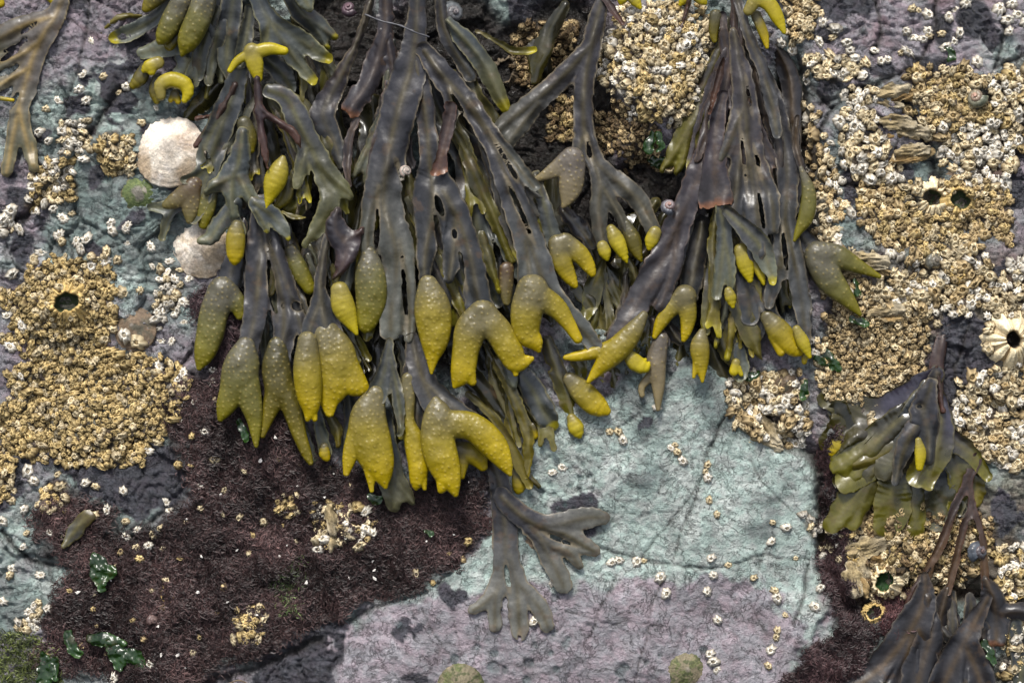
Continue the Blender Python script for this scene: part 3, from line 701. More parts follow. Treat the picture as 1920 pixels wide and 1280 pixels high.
    F = np.concatenate([F, F[:, ::-1] + n0, rim])
    me = mesh_data(name, np.concatenate([V, V2]), F, mat or M_FROND, {'col': np.concatenate([c_, c_])})
    me.set_sharp_from_angle(angle=math.radians(62))
    o = link(name, me, P, None if P is not None else to_world(*P0['org']))
    if label: o['label'] = label
    return o

def biggest(F, nv):
    lab = np.arange(nv)
    for _ in range(400):
        m = lab[F].min(1)
        new = lab.copy()
        for q in range(4): np.minimum.at(new, F[:, q], m)
        new = new[new]
        if (new == lab).all(): break
        lab = new
    r = lab[F[:, 0]]
    u, n = np.unique(r, return_counts=True)
    return F[r == u[np.argmax(n)]]

def compact(V, F, *arrs):
    u, inv = np.unique(F, return_inverse=True)
    return (V[u], inv.reshape(F.shape)) + tuple(a_[u] for a_ in arrs)

PODC = {  # base, middle, tip
    'yel': ((104, 96, 64), (142, 126, 24), (180, 156, 2)),
    'lem': ((136, 124, 58), (168, 152, 30), (188, 170, 10)),
    'oli': ((92, 88, 72), (98, 94, 42), (120, 112, 14)),
    'dol': ((74, 70, 46), (86, 78, 22), (116, 104, 8)),
    'tan': ((98, 90, 80), (122, 110, 84), (134, 120, 84)),
    'bro': ((86, 68, 48), (96, 84, 56), (110, 100, 56)),
}
def pod(P, strokes, kind='yel', h=80, flat=0.62, warts=1.0, name='receptacle', step=1.7, lift=0.0, label=None, grow=1.0, mat=None):
    """a swollen fruiting tip: every stroke is a tube of the given radii, blended with its neighbours"""
    PSEED[0] += 17; sd_ = PSEED[0]
    strokes = [[(p[0], p[1], p[2] * grow) for p in s] for s in strokes]
    pr = prep(strokes, 6.0)
    X, Y, xs, ys = grid_for(pr, step, 5)
    fs = [stroke_field(R, T, X, Y, xs, ys, True) for R, T in pr]
    f = fs[0][0]
    for q in fs[1:]:
        k = 0.35 * (np.minimum(q[2], fs[0][2]) ** 2) + 6
        hh = np.clip(0.5 + 0.5 * (f - q[0]) / k, 0, 1)
        f = q[0] * (1 - hh) + f * hh + k * hh * (1 - hh)
    ws = [np.exp(np.clip(q[0] - f, -400, 40) / 40.0) + 1e-9 for q in fs]
    W = sum(ws); tt = sum(w * q[3] for w, q in zip(ws, fs)) / W
    rr = sum(w * q[2] for w, q in zip(ws, fs)) / W
    f = f * (1 + 0.16 * fbm(X, Y, 30, 2, sd_)) 
    ins, cell, x, y = snap(-f, X, Y, step, xs, ys)
    root = np.sqrt(np.clip(f, 0, None)); root[~ins] = 0
    zt = flat * root * (1 + 0.16 * fbm(x, y, 26, 3, sd_ + 2))
    base = h + lift * tt
    wm = np.zeros(X.shape)
    if warts > 0:
        nw = int(ins.sum() * step * step / 170.0 * warts)
        j, i = np.nonzero(ins & (root > 4))
        if len(j):
            r_ = np.random.default_rng(sd_)
            pick = r_.permutation(len(j))
            kept = []
            for q in pick:
                px, py = xs[i[q]], ys[j[q]]
                if r_.random() > (1.25 - tt[j[q], i[q]] * 0.9): continue
                if all((px - a_) ** 2 + (py - b_) ** 2 > 70 for a_, b_ in kept): kept.append((px, py))
                if len(kept) >= nw: break
            for px, py in kept:
                i0, j0 = int((px - xs[0]) / step), int((py - ys[0]) / step)
                sl = (slice(max(0, j0 - 4), j0 + 5), slice(max(0, i0 - 4), i0 + 5))
                g = np.exp(-((X[sl] - px) ** 2 + (Y[sl] - py) ** 2) / 2.6)
                wm[sl] = np.maximum(wm[sl], g)
    zt = zt + np.where(ins, 1.5 * wm, 0)
    c0, c1, c2 = [pal(v, 0.72) for v in PODC[kind]]
    tq = np.clip(tt + 0.10 * fbm(x, y, 40, 2, sd_ + 4), 0, 1)
    a1 = sstep(0.05, 0.5, tq)[..., None]; a2 = sstep(0.45, 0.95, tq)[..., None]
    c = (c0 * (1 - a1) + c1 * a1) * (1 - a2) + c2 * a2
    w3 = (np.clip(wm, 0, 1) * 0.42)[..., None]
    c = c * (1 - w3) + L(160, 142, 80) * w3
    used = np.zeros(X.shape, bool)
    for a_ in (slice(0, -1), slice(1, None)):
        for b_ in (slice(0, -1), slice(1, None)): used[a_, b_] |= cell
    num = np.full(X.shape, -1); num[used] = np.arange(used.sum())
    j, i = np.nonzero(cell)
    F = np.stack([num[j, i], num[j + 1, i], num[j + 1, i + 1], num[j, i + 1]], -1)
    n0 = int(used.sum())
    F = biggest(F, n0)
    kk = -h * S / DIST
    cx, cy = x[used].mean(), y[used].mean()
    xo, yo = (cx - 960) * kk, (cy - 640) * kk
    V = local(P, x[used] + xo, y[used] + yo, (base + zt)[used], 1)
    V2 = local(P, x[used] + xo, y[used] + yo, (base - 0.75 * flat * root - 0.4)[used], 1)
    F = np.concatenate([F, F[:, ::-1] + n0])
    # the rim is shared by both halves
    rimv = np.concatenate([np.arange(n0), np.where(ins[used], np.arange(n0) + n0, np.arange(n0))])
    F = rimv[F]
    V, F, c_ = compact(np.concatenate([V, V2]), F, np.concatenate([c[used], c[used]]))
    me = mesh_data(name, V, F, mat or M_POD, {'col': c_})
    o = link(name, me, P)
    if label: o['label'] = label
    return o

def strands(P, guide, n, pals, h, spread, r=(7, 14), mat=None, seed=1, fork=0.6):
    """narrow forked fronds that follow a guide line side by side"""
    r_ = np.random.default_rng(seed)
    G_ = resample([(p[0], p[1], 5) for p in guide], 20.0)[:, :2]
    d = np.gradient(G_, axis=0); d /= np.linalg.norm(d, axis=1, keepdims=True)
    for q in range(n):
        i0 = int(r_.uniform(0, 0.35) * len(G_)); i1 = int(r_.uniform(0.7, 1.0) * (len(G_) - 1)); k = np.linspace(i0, i1, 5).astype(int)
        o0, o1 = r_.uniform(-1, 1) * spread * 0.6, r_.uniform(-1, 1) * spread
        off = np.linspace(o0, o1, 5) + r_.normal(0, 4, 5)
        p = G_[k] + np.stack([-d[k, 1], d[k, 0]], -1) * off[:, None]
        w = r_.uniform(*r); ws = np.array([0.55, 0.9, 1.1, 1.0, 0.55]) * w
        st = [[(a_[0], a_[1], b_) for a_, b_ in zip(p, ws)]]
        if r_.random() < fork:
            sg = 1 if r_.random() < 0.5 else -1
            nrm = np.array([-d[k[4], 1], d[k[4], 0]]) * sg
            e0, e1 = p[3] + nrm * w * 0.9 + (p[4] - p[3]) * 0.35, p[3] + nrm * w * 1.9 + (p[4] - p[3]) * r_.uniform(0.7, 1.0)
            st.append([(p[2][0], p[2][1], w * 0.9), (e0[0], e0[1], w * 0.8), (e1[0], e1[1], w * 0.45)])
        hh = r_.uniform(*h)
        blade(P, st, pals[int(r_.integers(len(pals)))], (hh, hh + r_.uniform(-8, 6)), ripple=6, rib=2.5, rough=1.7, mat=mat, step=3.2, dome=r_.uniform(-6, 9), spots=0.1 * r_.random(), yellow=0.10 if r_.random() < 0.4 else 0)
# ------------------------------------------------------------------ the weeds, one by one
BW = 'wrack plants hanging down the rock'
# dark understorey behind the middle curtain
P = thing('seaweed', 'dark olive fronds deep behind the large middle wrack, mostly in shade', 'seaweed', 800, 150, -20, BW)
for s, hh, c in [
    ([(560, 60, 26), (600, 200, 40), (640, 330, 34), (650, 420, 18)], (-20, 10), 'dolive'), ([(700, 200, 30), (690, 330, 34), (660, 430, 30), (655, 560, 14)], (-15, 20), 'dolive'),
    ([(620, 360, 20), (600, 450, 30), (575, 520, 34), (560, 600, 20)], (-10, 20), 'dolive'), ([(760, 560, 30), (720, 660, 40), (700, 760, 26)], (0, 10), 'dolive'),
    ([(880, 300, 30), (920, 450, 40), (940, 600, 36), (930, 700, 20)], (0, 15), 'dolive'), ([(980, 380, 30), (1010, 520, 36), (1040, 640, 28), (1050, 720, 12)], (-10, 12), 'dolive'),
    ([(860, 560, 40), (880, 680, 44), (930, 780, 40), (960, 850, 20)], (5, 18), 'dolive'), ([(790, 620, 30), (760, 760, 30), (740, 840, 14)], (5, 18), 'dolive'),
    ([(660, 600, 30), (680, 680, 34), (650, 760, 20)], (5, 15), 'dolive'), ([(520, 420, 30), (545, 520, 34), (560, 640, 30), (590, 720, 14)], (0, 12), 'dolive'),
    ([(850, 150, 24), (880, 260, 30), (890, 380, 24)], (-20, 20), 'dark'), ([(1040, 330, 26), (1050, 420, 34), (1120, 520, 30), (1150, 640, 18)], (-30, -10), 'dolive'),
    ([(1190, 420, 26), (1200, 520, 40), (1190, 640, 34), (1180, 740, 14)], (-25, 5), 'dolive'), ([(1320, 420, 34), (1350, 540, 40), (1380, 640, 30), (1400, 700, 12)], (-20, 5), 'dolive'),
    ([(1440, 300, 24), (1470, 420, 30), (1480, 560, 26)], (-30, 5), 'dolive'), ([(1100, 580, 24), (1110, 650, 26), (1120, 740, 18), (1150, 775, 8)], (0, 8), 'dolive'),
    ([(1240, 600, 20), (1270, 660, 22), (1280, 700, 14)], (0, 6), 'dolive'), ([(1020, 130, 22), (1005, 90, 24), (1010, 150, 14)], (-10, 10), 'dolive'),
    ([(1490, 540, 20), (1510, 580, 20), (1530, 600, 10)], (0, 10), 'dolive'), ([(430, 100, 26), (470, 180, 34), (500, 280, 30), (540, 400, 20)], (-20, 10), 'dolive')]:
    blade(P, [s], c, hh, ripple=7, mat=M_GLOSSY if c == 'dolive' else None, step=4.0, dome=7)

# top left hanging frond
WK[0] = 0.88
P = thing('seaweed', 'flat grey frond with forked tan ribs hanging apart over pink and green rock', 'seaweed', 110, 0, 20, BW)
blade(P, [[(130, -20, 12), (104, 40, 22), (72, 90, 26), (50, 150, 26), (38, 205, 22), (50, 262, 15), (63, 312, 9)], [(40, 190, 16), (26, 250, 16), (13, 322, 12)],
          [(104, 35, 16), (50, 50, 22), (0, 75, 24), (-60, 95, 22)], [(72, 85, 14), (30, 108, 16), (-40, 125, 18)], [(52, 130, 12), (0, 158, 14), (-50, 175, 14)], [(60, 270, 8), (67, 315, 6)]],
      'tan', (14, 14), rib=4.5, holes=[(62, 52, 26, 3.5, -32), (18, 105, 22, 5, -32), (25, 190, 18, 5, -60), (28, 130, 14, 2.5, -40), (10, 170, 10, 3, -50)], tip=(112, 114, 92), on_rock=True, ripple=4, spots=.15)
pod(P, [[(-12, 182, 4), (8, 186, 4), (24, 188, 3)]], 'yel', 40, warts=0)
pod(P, [[(92, -8, 10), (102, 2, 9)]], 'yel', 36, warts=0); pod(P, [[(-8, -6, 12), (0, 6, 9)]], 'yel', 30, warts=0)

WK[0] = 0.83
# top left cluster with the big warty pods
P = thing('seaweed', 'bushy wrack with two fat warty pods and curled yellow tips', 'seaweed', 430, 0, 30, BW)
strands(P, [(420, -10), (420, 60), (430, 150), (440, 220)], 6, ['grey', 'olive', 'pale'], (20, 56), 60, seed=13)
strands(P, [(520, -10), (550, 60), (580, 130), (600, 210)], 6, ['grey', 'dark', 'olive'], (20, 60), 55, seed=14)
blade(P, [[(437, 130, 14), (400, 170, 22), (370, 200, 18), (348, 222, 10)]], 'dolive', (20, 16), mat=M_GLOSSY, ripple=6)
blade(P, [[(360, -20, 16), (352, 30, 24), (344, 70, 26), (310, 86, 24), (266, 98, 14)]], 'pale', (60, 26), ripple=5, k=16)
blade(P, [[(345, 90, 22), (352, 130, 26), (330, 150, 20)], [(350, 110, 18), (378, 130, 16)]], 'pale', (34, 26), ripple=5)
blade(P, [[(318, 8, 12), (292, 34, 16), (250, 58, 19), (214, 72, 14)]], 'pale', (40, 26), ripple=5, yellow=.1)
blade(P, [[(262, 30, 5), (225, 32, 7), (202, 46, 8), (188, 62, 6)]], 'gold', (32, 26), ripple=4)
for s in ([(398, -10, 16), (408, 50, 24), (398, 100, 16), (393, 152, 7)], [(440, -10, 20), (430, 50, 26), (425, 110, 22), (430, 140, 14)], [(410, 20, 10), (378, 90, 18), (372, 140, 12)]):
    blade(P, [s], 'grey', (70, 46), ripple=7, spots=.2)
blade(P, [[(478, -20, 16), (494, 20, 22), (520, 62, 26), (554, 110, 20), (586, 150, 11)], [(512, 45, 16), (560, 74, 22), (596, 100, 18), (614, 108, 12)], [(505, 40, 12), (500, 70, 14), (496, 90, 10)]], 'pale', (96, 74), ripple=5, yellow=.07, rib=4, tip=(108, 110, 84))
blade(P, [[(540, -20, 18), (562, 20, 24), (596, 48, 22), (626, 68, 9)], [(580, 40, 14), (600, 66, 13), (612, 86, 7)]], 'grey', (76, 60), ripple=5, yellow=.06)
blade(P, [[(556, -26, 22), (572, 0, 18), (578, 12, 12)]], 'pale', (104, 96), ripple=3)
blade(P, [[(600, 60, 14), (612, 120, 16), (608, 170, 10)]], 'olive', (36, 30))
blade(P, [[(500, 110, 20), (530, 140, 22), (545, 165, 12)]], 'grey', (56, 46), ripple=7)
blade(P, [[(470, 20, 12), (460, 80, 18), (450, 120, 14)]], 'grey', (80, 74), ripple=6)
pod(P, [[(338, 8, 20), (322, 40, 21), (308, 66, 16), (300, 78, 6)]], 'oli', 66, flat=.8); pod(P, [[(386, -10, 22), (374, 30, 24), (356, 70, 22), (346, 92, 10), (342, 102, 4)]], 'oli', 84, flat=.8)
pod(P, [[(300, -14, 20), (282, 6, 14), (274, 16, 8)]], 'dol', 56); pod(P, [[(330, 70, 12), (318, 86, 10)]], 'dol', 50)
pod(P, [[(272, 130, 12), (262, 148, 14), (250, 160, 8)]], 'dol', 40, warts=.2); pod(P, [[(296, 118, 12), (280, 124, 12), (270, 132, 5)], [(286, 124, 11), (284, 134, 8)]], 'lem', 56, warts=0)
pod(P, [[(302, 180, 9), (302, 160, 13), (322, 150, 15), (346, 158, 14), (352, 174, 11), (346, 188, 6)]], 'lem', 62, warts=0, flat=.75); pod(P, [[(296, 150, 12), (290, 172, 11), (294, 190, 6)]], 'dol', 36, warts=0)
pod(P, [[(328, 176, 8), (334, 190, 6)], [(328, 176, 8), (320, 188, 5)]], 'yel', 44, warts=0)
pod(P, [[(472, 96, 15), (478, 120, 16), (484, 146, 8)], [(476, 100, 14), (505, 92, 12), (532, 96, 8)], [(470, 100, 10), (446, 114, 8), (432, 132, 5)]], 'lem', 96, warts=0, flat=.7)

# grey plant over the limpets
P = thing('seaweed', 'grey wrack with lobed tips lying across the two large white limpets', 'seaweed', 450, 140, 40, BW)
strands(P, [(470, 150), (450, 240), (440, 330), (420, 400)], 7, ['grey', 'pale', 'dark'], (40, 66), 50, seed=11)
strands(P, [(520, 160), (570, 250), (600, 340), (590, 430)], 6, ['grey', 'olive', 'dark'], (40, 72), 46, seed=12)
blade(P, [[(452, 130, 18), (432, 190, 28), (410, 250, 30), (392, 310, 28), (376, 370, 22), (362, 410, 12)], [(420, 210, 18), (390, 262, 18), (378, 300, 12)], [(400, 300, 16), (370, 330, 14), (345, 336, 8)]],
      'grey', (74, 54), rib=4.5, holes=[(392, 300, 20, 3, 70)], ripple=5)
blade(P, [[(350, 380, 12), (318, 388, 14), (284, 388, 10)], [(330, 388, 12), (312, 416, 12), (304, 444, 9)]], 'pale', (34, 22), ripple=4)
blade(P, [[(455, 250, 14), (448, 300, 24), (436, 335, 30), (434, 370, 16), (436, 398, 13)], [(440, 330, 22), (408, 345, 16), (386, 358, 7)], [(446, 330, 18), (470, 372, 16), (478, 392, 8)]], 'pale', (88, 76), ripple=5, rib=4)
blade(P, [[(440, 160, 8), (410, 208, 7), (368, 222, 5)], [(420, 200, 8), (392, 240, 12), (366, 270, 7)]], 'rust', (84, 60), ripple=5, rib=1)
blade(P, [[(440, 380, 16), (412, 420, 20), (394, 446, 16), (374, 450, 8)], [(430, 400, 18), (448, 430, 16)]], 'pale', (76, 66), ripple=4)
pod(P, [[(444, 424, 11), (442, 445, 18), (441, 475, 16), (440, 490, 7)]], 'yel', 76, warts=.2, flat=.7)
pod(P, [[(365, 345, 16), (352, 362, 20), (325, 378, 14), (312, 384, 8)], [(362, 350, 16), (358, 385, 18), (356, 412, 8)]], 'bro', 52, warts=.8); pod(P, [[(398, 348, 13), (386, 390, 18), (382, 420, 10)]], 'oli', 50)
blade(P, [[(482, 150, 8), (486, 220, 9), (494, 270, 8), (502, 314, 4)], [(490, 205, 6), (522, 230, 8), (552, 250, 8), (562, 276, 3)]], 'rust', (108, 104), ripple=3, rib=2, top=(74, 62, 70))
blade(P, [[(506, 172, 16), (538, 186, 22), (556, 220, 28), (578, 268, 28), (604, 318, 30), (640, 352, 18), (656, 368, 9)], [(604, 330, 18), (618, 366, 22), (612, 396, 24), (592, 430, 16), (572, 456, 6)], [(575, 280, 16), (562, 320, 16), (556, 345, 10)]],
      'pale', (84, 78), ripple=6, rib=4, holes=[(584, 328, 16, 4, 75)], top=(84, 86, 92), tip=(104, 104, 60))
blade(P, [[(612, 250, 14), (630, 290, 20), (628, 340, 16)]], 'oli' if False else 'olive', (56, 50), ripple=5, spots=.3)
pod(P, [[(530, 298, 6), (524, 318, 17), (516, 338, 21), (508, 362, 13), (500, 388, 3)]], 'lem', 86, warts=0, flat=.7); pod(P, [[(540, 340, 12), (536, 368, 13), (520, 388, 7)]], 'dol', 60, warts=.2)
blade(P, [[(556, 330, 18), (566, 380, 22), (540, 395, 14)]], 'olive', (50, 46), ripple=6)
blade(P, [[(478, 380, 16), (510, 404, 20), (532, 430, 14), (540, 446, 6)], [(480, 395, 10), (500, 430, 8)]], 'pale', (86, 78), yellow=.06)
blade(P, [[(530, 398, 4), (552, 406, 5), (572, 408, 4)]], 'gold', (80, 82), rib=0)
blade(P, [[(560, 240, 12), (612, 230, 18), (640, 300, 14)]], 'dark', (46, 40))
blade(P, [[(470, 220, 20), (470, 270, 22), (478, 330, 18)]], 'grey', (46, 40), ripple=7)
pod(P, [[(458, 232, 14), (466, 256, 16), (470, 280, 8)]], 'dol', 70, warts=.2)
pod(P, [[(545, 470, 12), (560, 505, 18), (580, 540, 12)]], 'oli', 40, warts=.7)

# lower left forked pods
P = thing('seaweed', 'dark wrack straps ending in five forked warty pods over maroon turf', 'seaweed', 490, 400, 40, BW)
strands(P, [(500, 390), (505, 480), (520, 580), (540, 700)], 7, ['dark', 'grey', 'olive'], (20, 50), 60, seed=15)
strands(P, [(610, 440), (610, 540), (640, 640), (660, 740)], 6, ['olive', 'dolive', 'grey'], (14, 50), 50, seed=16, mat=M_GLOSSY)
blade(P, [[(492, 385, 22), (490, 450, 32), (486, 520, 34), (478, 590, 28), (466, 650, 24), (458, 680, 20)], [(500, 440, 24), (520, 520, 28), (532, 590, 28), (530, 640, 24), (524, 680, 18)], [(510, 470, 16), (548, 560, 18), (566, 620, 12)]],
      'dark', (66, 62), rib=4, holes=[(510, 545, 42, 7, 82), (503, 490, 26, 2, 82), (556, 574, 11, 9, 20), (529, 573, 5, 3, 80)], spots=.12, ripple=4, tip=(84, 84, 88))
blade(P, [[(452, 420, 16), (442, 480, 22), (428, 530, 26), (420, 560, 22)]], 'dark', (52, 46), ripple=4)
pod(P, [[(418, 548, 30), (402, 585, 27), (394, 625, 26), (384, 660, 20), (374, 688, 6)], [(425, 555, 26), (444, 570, 18), (450, 590, 10)]], 'oli', 40, warts=1.2)
pod(P, [[(460, 650, 18), (452, 690, 34), (438, 730, 26), (424, 760, 18), (414, 784, 6)], [(456, 690, 26), (466, 740, 24), (476, 780, 16), (479, 814, 9), (480, 834, 4)]], 'oli', 64, warts=1.2, flat=.6)
pod(P, [[(520, 650, 18), (518, 690, 27), (522, 730, 26), (508, 765, 16), (492, 815, 6)], [(522, 710, 24), (546, 760, 20), (560, 810, 14), (574, 848, 10), (582, 866, 5)]], 'dol', 58, warts=1.2)
blade(P, [[(566, 800, 12), (578, 840, 14), (588, 862, 10)]], 'pale', (30, 30), rib=4)
blade(P, [[(622, 420, 8), (606, 480, 10), (600, 540, 14), (606, 590, 30), (616, 630, 36)], [(602, 560, 14), (584, 610, 20), (576, 650, 18)]], 'dark', (76, 84), ripple=3, rib=4)
pod(P, [[(576, 640, 18), (576, 690, 26), (579, 735, 24), (582, 765, 15), (577, 784, 5)], [(582, 755, 13), (590, 784, 5)]], 'yel', 92, warts=.8, flat=.7)
pod(P, [[(612, 630, 28), (628, 670, 40), (628, 715, 32), (618, 745, 20), (618, 772, 9)], [(640, 690, 34), (664, 718, 24), (684, 728, 9)]], 'yel', 76, warts=1.3, flat=.5)
pod(P, [[(637, 545, 17), (644, 575, 22), (657, 602, 13), (668, 624, 4)]], 'lem', 84, warts=.1)
blade(P, [[(660, 470, 8), (650, 520, 16), (642, 550, 14)]], 'grey', (66, 80), ripple=3)
blade(P, [[(632, 395, 8), (630, 430, 26), (650, 462, 28), (640, 500, 14), (624, 522, 3)], [(650, 450, 16), (672, 436, 8), (680, 426, 4)]], 'purple', (100, 96), ripple=7, rib=1, tip=(96, 70, 70), dome=9)
blade(P, [[(594, 770, 10), (602, 810, 16), (610, 846, 14)]], 'pale', (44, 40)); pod(P, [[(608, 838, 8), (609, 850, 11), (613, 858, 7)]], 'yel', 48, warts=0)
blade(P, [[(610, 770, 8), (628, 800, 12), (636, 836, 7)]], 'gold', (44, 50), rib=1); blade(P, [[(652, 740, 12), (660, 790, 18), (650, 830, 10)]], 'grey', (38, 34))

# big middle wrack
P = thing('seaweed', 'largest wrack in the middle, long grey straps with swollen golden forks at their ends', 'seaweed', 780, 0, 60, BW)
strands(P, [(760, 20), (730, 160), (690, 300), (670, 440)], 7, ['dark', 'grey', 'purple'], (36, 76), 60, (9, 17), seed=17)
strands(P, [(830, 100), (880, 240), (940, 380), (990, 500)], 9, ['dark', 'grey', 'olive'], (36, 76), 60, (9, 18), seed=18)
strands(P, [(800, 330), (810, 450), (830, 560), (850, 660)], 6, ['dark', 'olive', 'grey'], (40, 66), 70, (9, 16), seed=19)
strands(P, [(900, 640), (940, 730), (980, 810), (1000, 890)], 7, ['olive', 'dolive', 'gold', 'grey'], (20, 56), 50, (6, 13), seed=20, mat=M_GLOSSY)
strands(P, [(740, 640), (740, 720), (750, 800), (760, 880)], 5, ['dolive', 'grey', 'olive'], (20, 50), 40, (7, 13), seed=21, mat=M_GLOSSY)
blade(P, [[(722, -20, 14), (722, 50, 18), (712, 100, 26), (694, 150, 26), (660, 200, 24), (645, 240, 24)]], 'purple', (60, 66), holes=[(716, 160, 24, 5, 100)], ragged=(650, 212, 118), ripple=5, rough=2.4, spots=.15)
blade(P, [[(722, 60, 14), (736, 140, 15), (726, 190, 14), (714, 244, 8)]], 'purple', (64, 68), ripple=5, rough=2.4, spots=.15)
blade(P, [[(702, -20, 7), (668, 80, 8), (640, 140, 18), (606, 212, 30), (626, 262, 22), (640, 310, 10)]], 'dark', (70, 62), dome=10, ripple=6, top=(66, 58, 66))
blade(P, [[(668, 222, 6), (655, 262, 9), (652, 310, 10), (655, 346, 6)]], 'purple', (60, 66), rib=1)
blade(P, [[(706, 260, 14), (690, 300, 16), (668, 326, 8)]], 'gold', (44, 40))
blade(P, [[(824, -20, 10), (830, 40, 16), (850, 90, 18), (880, 140, 16)]], 'dark', (60, 50))
blade(P, [[(840, 40, 8), (866, 70, 20), (902, 112, 22), (930, 165, 20), (947, 200, 12)]], 'pale', (72, 60), yellow=.12, dome=8, tip=(112, 110, 70)); blade(P, [[(895, 60, 3), (930, 78, 7), (965, 96, 9), (1000, 94, 6)]], 'olive', (60, 56), rib=1, yellow=.15)
blade(P, [[(800, 150, 18), (830, 230, 30), (880, 290, 34), (920, 360, 34), (950, 440, 30), (975, 500, 26)], [(870, 290, 24), (885, 380, 30), (905, 470, 24), (930, 560, 18)], [(925, 360, 22), (985, 390, 22), (1020, 450, 16)]], 'grey', (40, 48), ripple=9, top=(58, 58, 62))
blade(P, [[(740, 300, 26), (770, 400, 34), (800, 480, 30), (850, 540, 30), (860, 600, 20)]], 'olive', (34, 44), spots=.3)
# left strap
blade(P, [[(783, -20, 18), (780, 50, 24), (772, 120, 36), (752, 190, 42), (734, 262, 40), (722, 330, 42), (720, 390, 42), (742, 460, 38), (742, 520, 30), (734, 570, 26), (732, 612, 25)], [(712, 350, 26), (694, 410, 22), (690, 462, 18), (692, 490, 16)], [(748, 450, 22), (765, 530, 18), (768, 600, 14), (766, 630, 9)]],
      'dark', (92, 82), rib=5, holes=[(732, 640, 6, 10, 0), (707, 428, 52, 4, 92), (758, 545, 60, 4, 86), (752, 330, 30, 3, 70)], ripple=4.5, tip=(120, 122, 112), spots=.08, k=14)
# middle strap
blade(P, [[(778, 120, 20), (794, 190, 24), (802, 250, 22), (806, 310, 24), (812, 350, 44), (812, 400, 42), (800, 460, 24), (796, 520, 14), (802, 545, 14)], [(832, 360, 34), (862, 420, 28), (884, 490, 27), (896, 560, 30), (905, 596, 36)], [(856, 400, 30), (850, 470, 26), (842, 520, 12)]],
      'dark', (84, 86), rib=4.5, holes=[(822, 440, 44, 5, 82), (866, 500, 34, 3, 80), (824, 388, 22, 7, 70), (852, 440, 10, 4, 80), (778, 285, 30, 5, 84)], spots=.22, ripple=4.5)
blade(P, [[(846, 205, 15), (836, 260, 14), (828, 296, 12), (824, 322, 18)]], 'rust', (98, 100), ragged=(825, 326, 85), rib=1, ripple=3, rough=2)
# right strap
blade(P, [[(798, 100, 20), (832, 146, 28), (866, 184, 26), (902, 232, 22), (932, 290, 24), (958, 360, 30), (984, 430, 32), (1006, 490, 34), (1024, 540, 30), (1060, 585, 26), (1096, 622, 22), (1114, 645, 15)], [(846, 160, 20), (850, 206, 16), (848, 240, 10)], [(880, 190, 16), (918, 250, 16), (960, 300, 18), (1000, 350, 14)], [(985, 450, 26), (992, 510, 26), (990, 550, 22)]],
      'dark', (88, 92), rib=4.5, spots=.12, ripple=5, tip=(112, 116, 112), holes=[(1098, 660, 5, 12, -30), (948, 300, 40, 4, 60), (975, 395, 46, 4, 66), (860, 200, 24, 3, 60)])
blade(P, [[(905, 440, 10), (918, 490, 12), (935, 545, 6)]], 'olive', (84, 88), rib=1, yellow=.3); blade(P, [[(1005, 330, 12), (1025, 400, 18), (1040, 450, 20), (1052, 470, 16)]], 'grey', (72, 76)); 
pod(P, [[(692, 475, 13), (694, 515, 28), (696, 560, 29), (688, 600, 20), (684, 618, 6)]], 'oli', 76, warts=1.3, flat=.55, label='warty grey-olive receptacle')
blade(P, [[(690, 590, 14), (692, 620, 14), (690, 634, 8)]], 'olive', (60, 60), mat=M_GLOSSY)
pod(P, [[(803, 535, 18), (811, 580, 34), (815, 630, 28), (811, 668, 13), (809, 697, 3)]], 'yel', 96, warts=1.4, flat=.6)
pod(P, [[(905, 592, 28), (884, 618, 30), (874, 655, 25), (868, 695, 22), (854, 722, 5)], [(872, 690, 20), (886, 714, 8)], [(905, 594, 28), (934, 622, 26), (954, 655, 25), (968, 678, 19), (995, 672, 5)], [(964, 668, 18), (966, 700, 5)]], 'yel', 100, warts=1.0, flat=.6)
pod(P, [[(998, 545, 30), (988, 585, 30), (988, 622, 24), (1003, 640, 15), (1010, 655, 5)], [(1000, 552, 27), (1040, 575, 20), (1062, 602, 14), (1082, 634, 9)]], 'yel', 100, warts=.9, flat=.65)
pod(P, [[(1046, 458, 18), (1054, 492, 19), (1070, 522, 12), (1078, 534, 6)], [(1060, 455, 18), (1088, 478, 17), (1104, 500, 12), (1110, 512, 7)]], 'yel', 84, warts=.5, flat=.65)
pod(P, [[(950, 505, 14), (948, 540, 14), (950, 565, 8)]], 'bro', 66, warts=1)
# lower front strap and its pods
blade(P, [[(772, 636, 14), (786, 690, 26), (806, 740, 28), (828, 780, 30)], [(800, 720, 22), (848, 762, 22), (900, 795, 14)]], 'dark', (76, 84), rib=4, ripple=3, top=(84, 82, 84))
pod(P, [[(818, 752, 8), (822, 785, 28), (822, 830, 32), (834, 872, 29), (846, 900, 18), (854, 924, 6)], [(836, 888, 20), (830, 912, 10), (826, 918, 5)], [(836, 795, 26), (884, 800, 26), (922, 832, 26), (944, 866, 15), (955, 888, 4)]], 'yel', 96, warts=1.2, flat=.6, label='large Y-shaped golden receptacle')
pod(P, [[(860, 845, 18), (890, 852, 20), (905, 874, 9)], [(868, 855, 16), (864, 884, 10), (866, 892, 6)]], 'yel', 60, warts=0)
blade(P, [[(770, 640, 10), (768, 700, 16), (778, 760, 18), (784, 800, 14)]], 'dark', (70, 70))
pod(P, [[(766, 712, 13), (765, 750, 14), (766, 790, 12), (778, 830, 20), (785, 870, 20), (782, 898, 14), (780, 914, 4)], [(788, 880, 14), (796, 914, 4)]], 'yel', 80, warts=.9, flat=.7)
blade(P, [[(732, 640, 8), (722, 690, 16), (706, 740, 24)], [(730, 660, 8), (746, 740, 13), (752, 800, 9), (748, 812, 6)]], 'grey', (84, 86), rib=2)
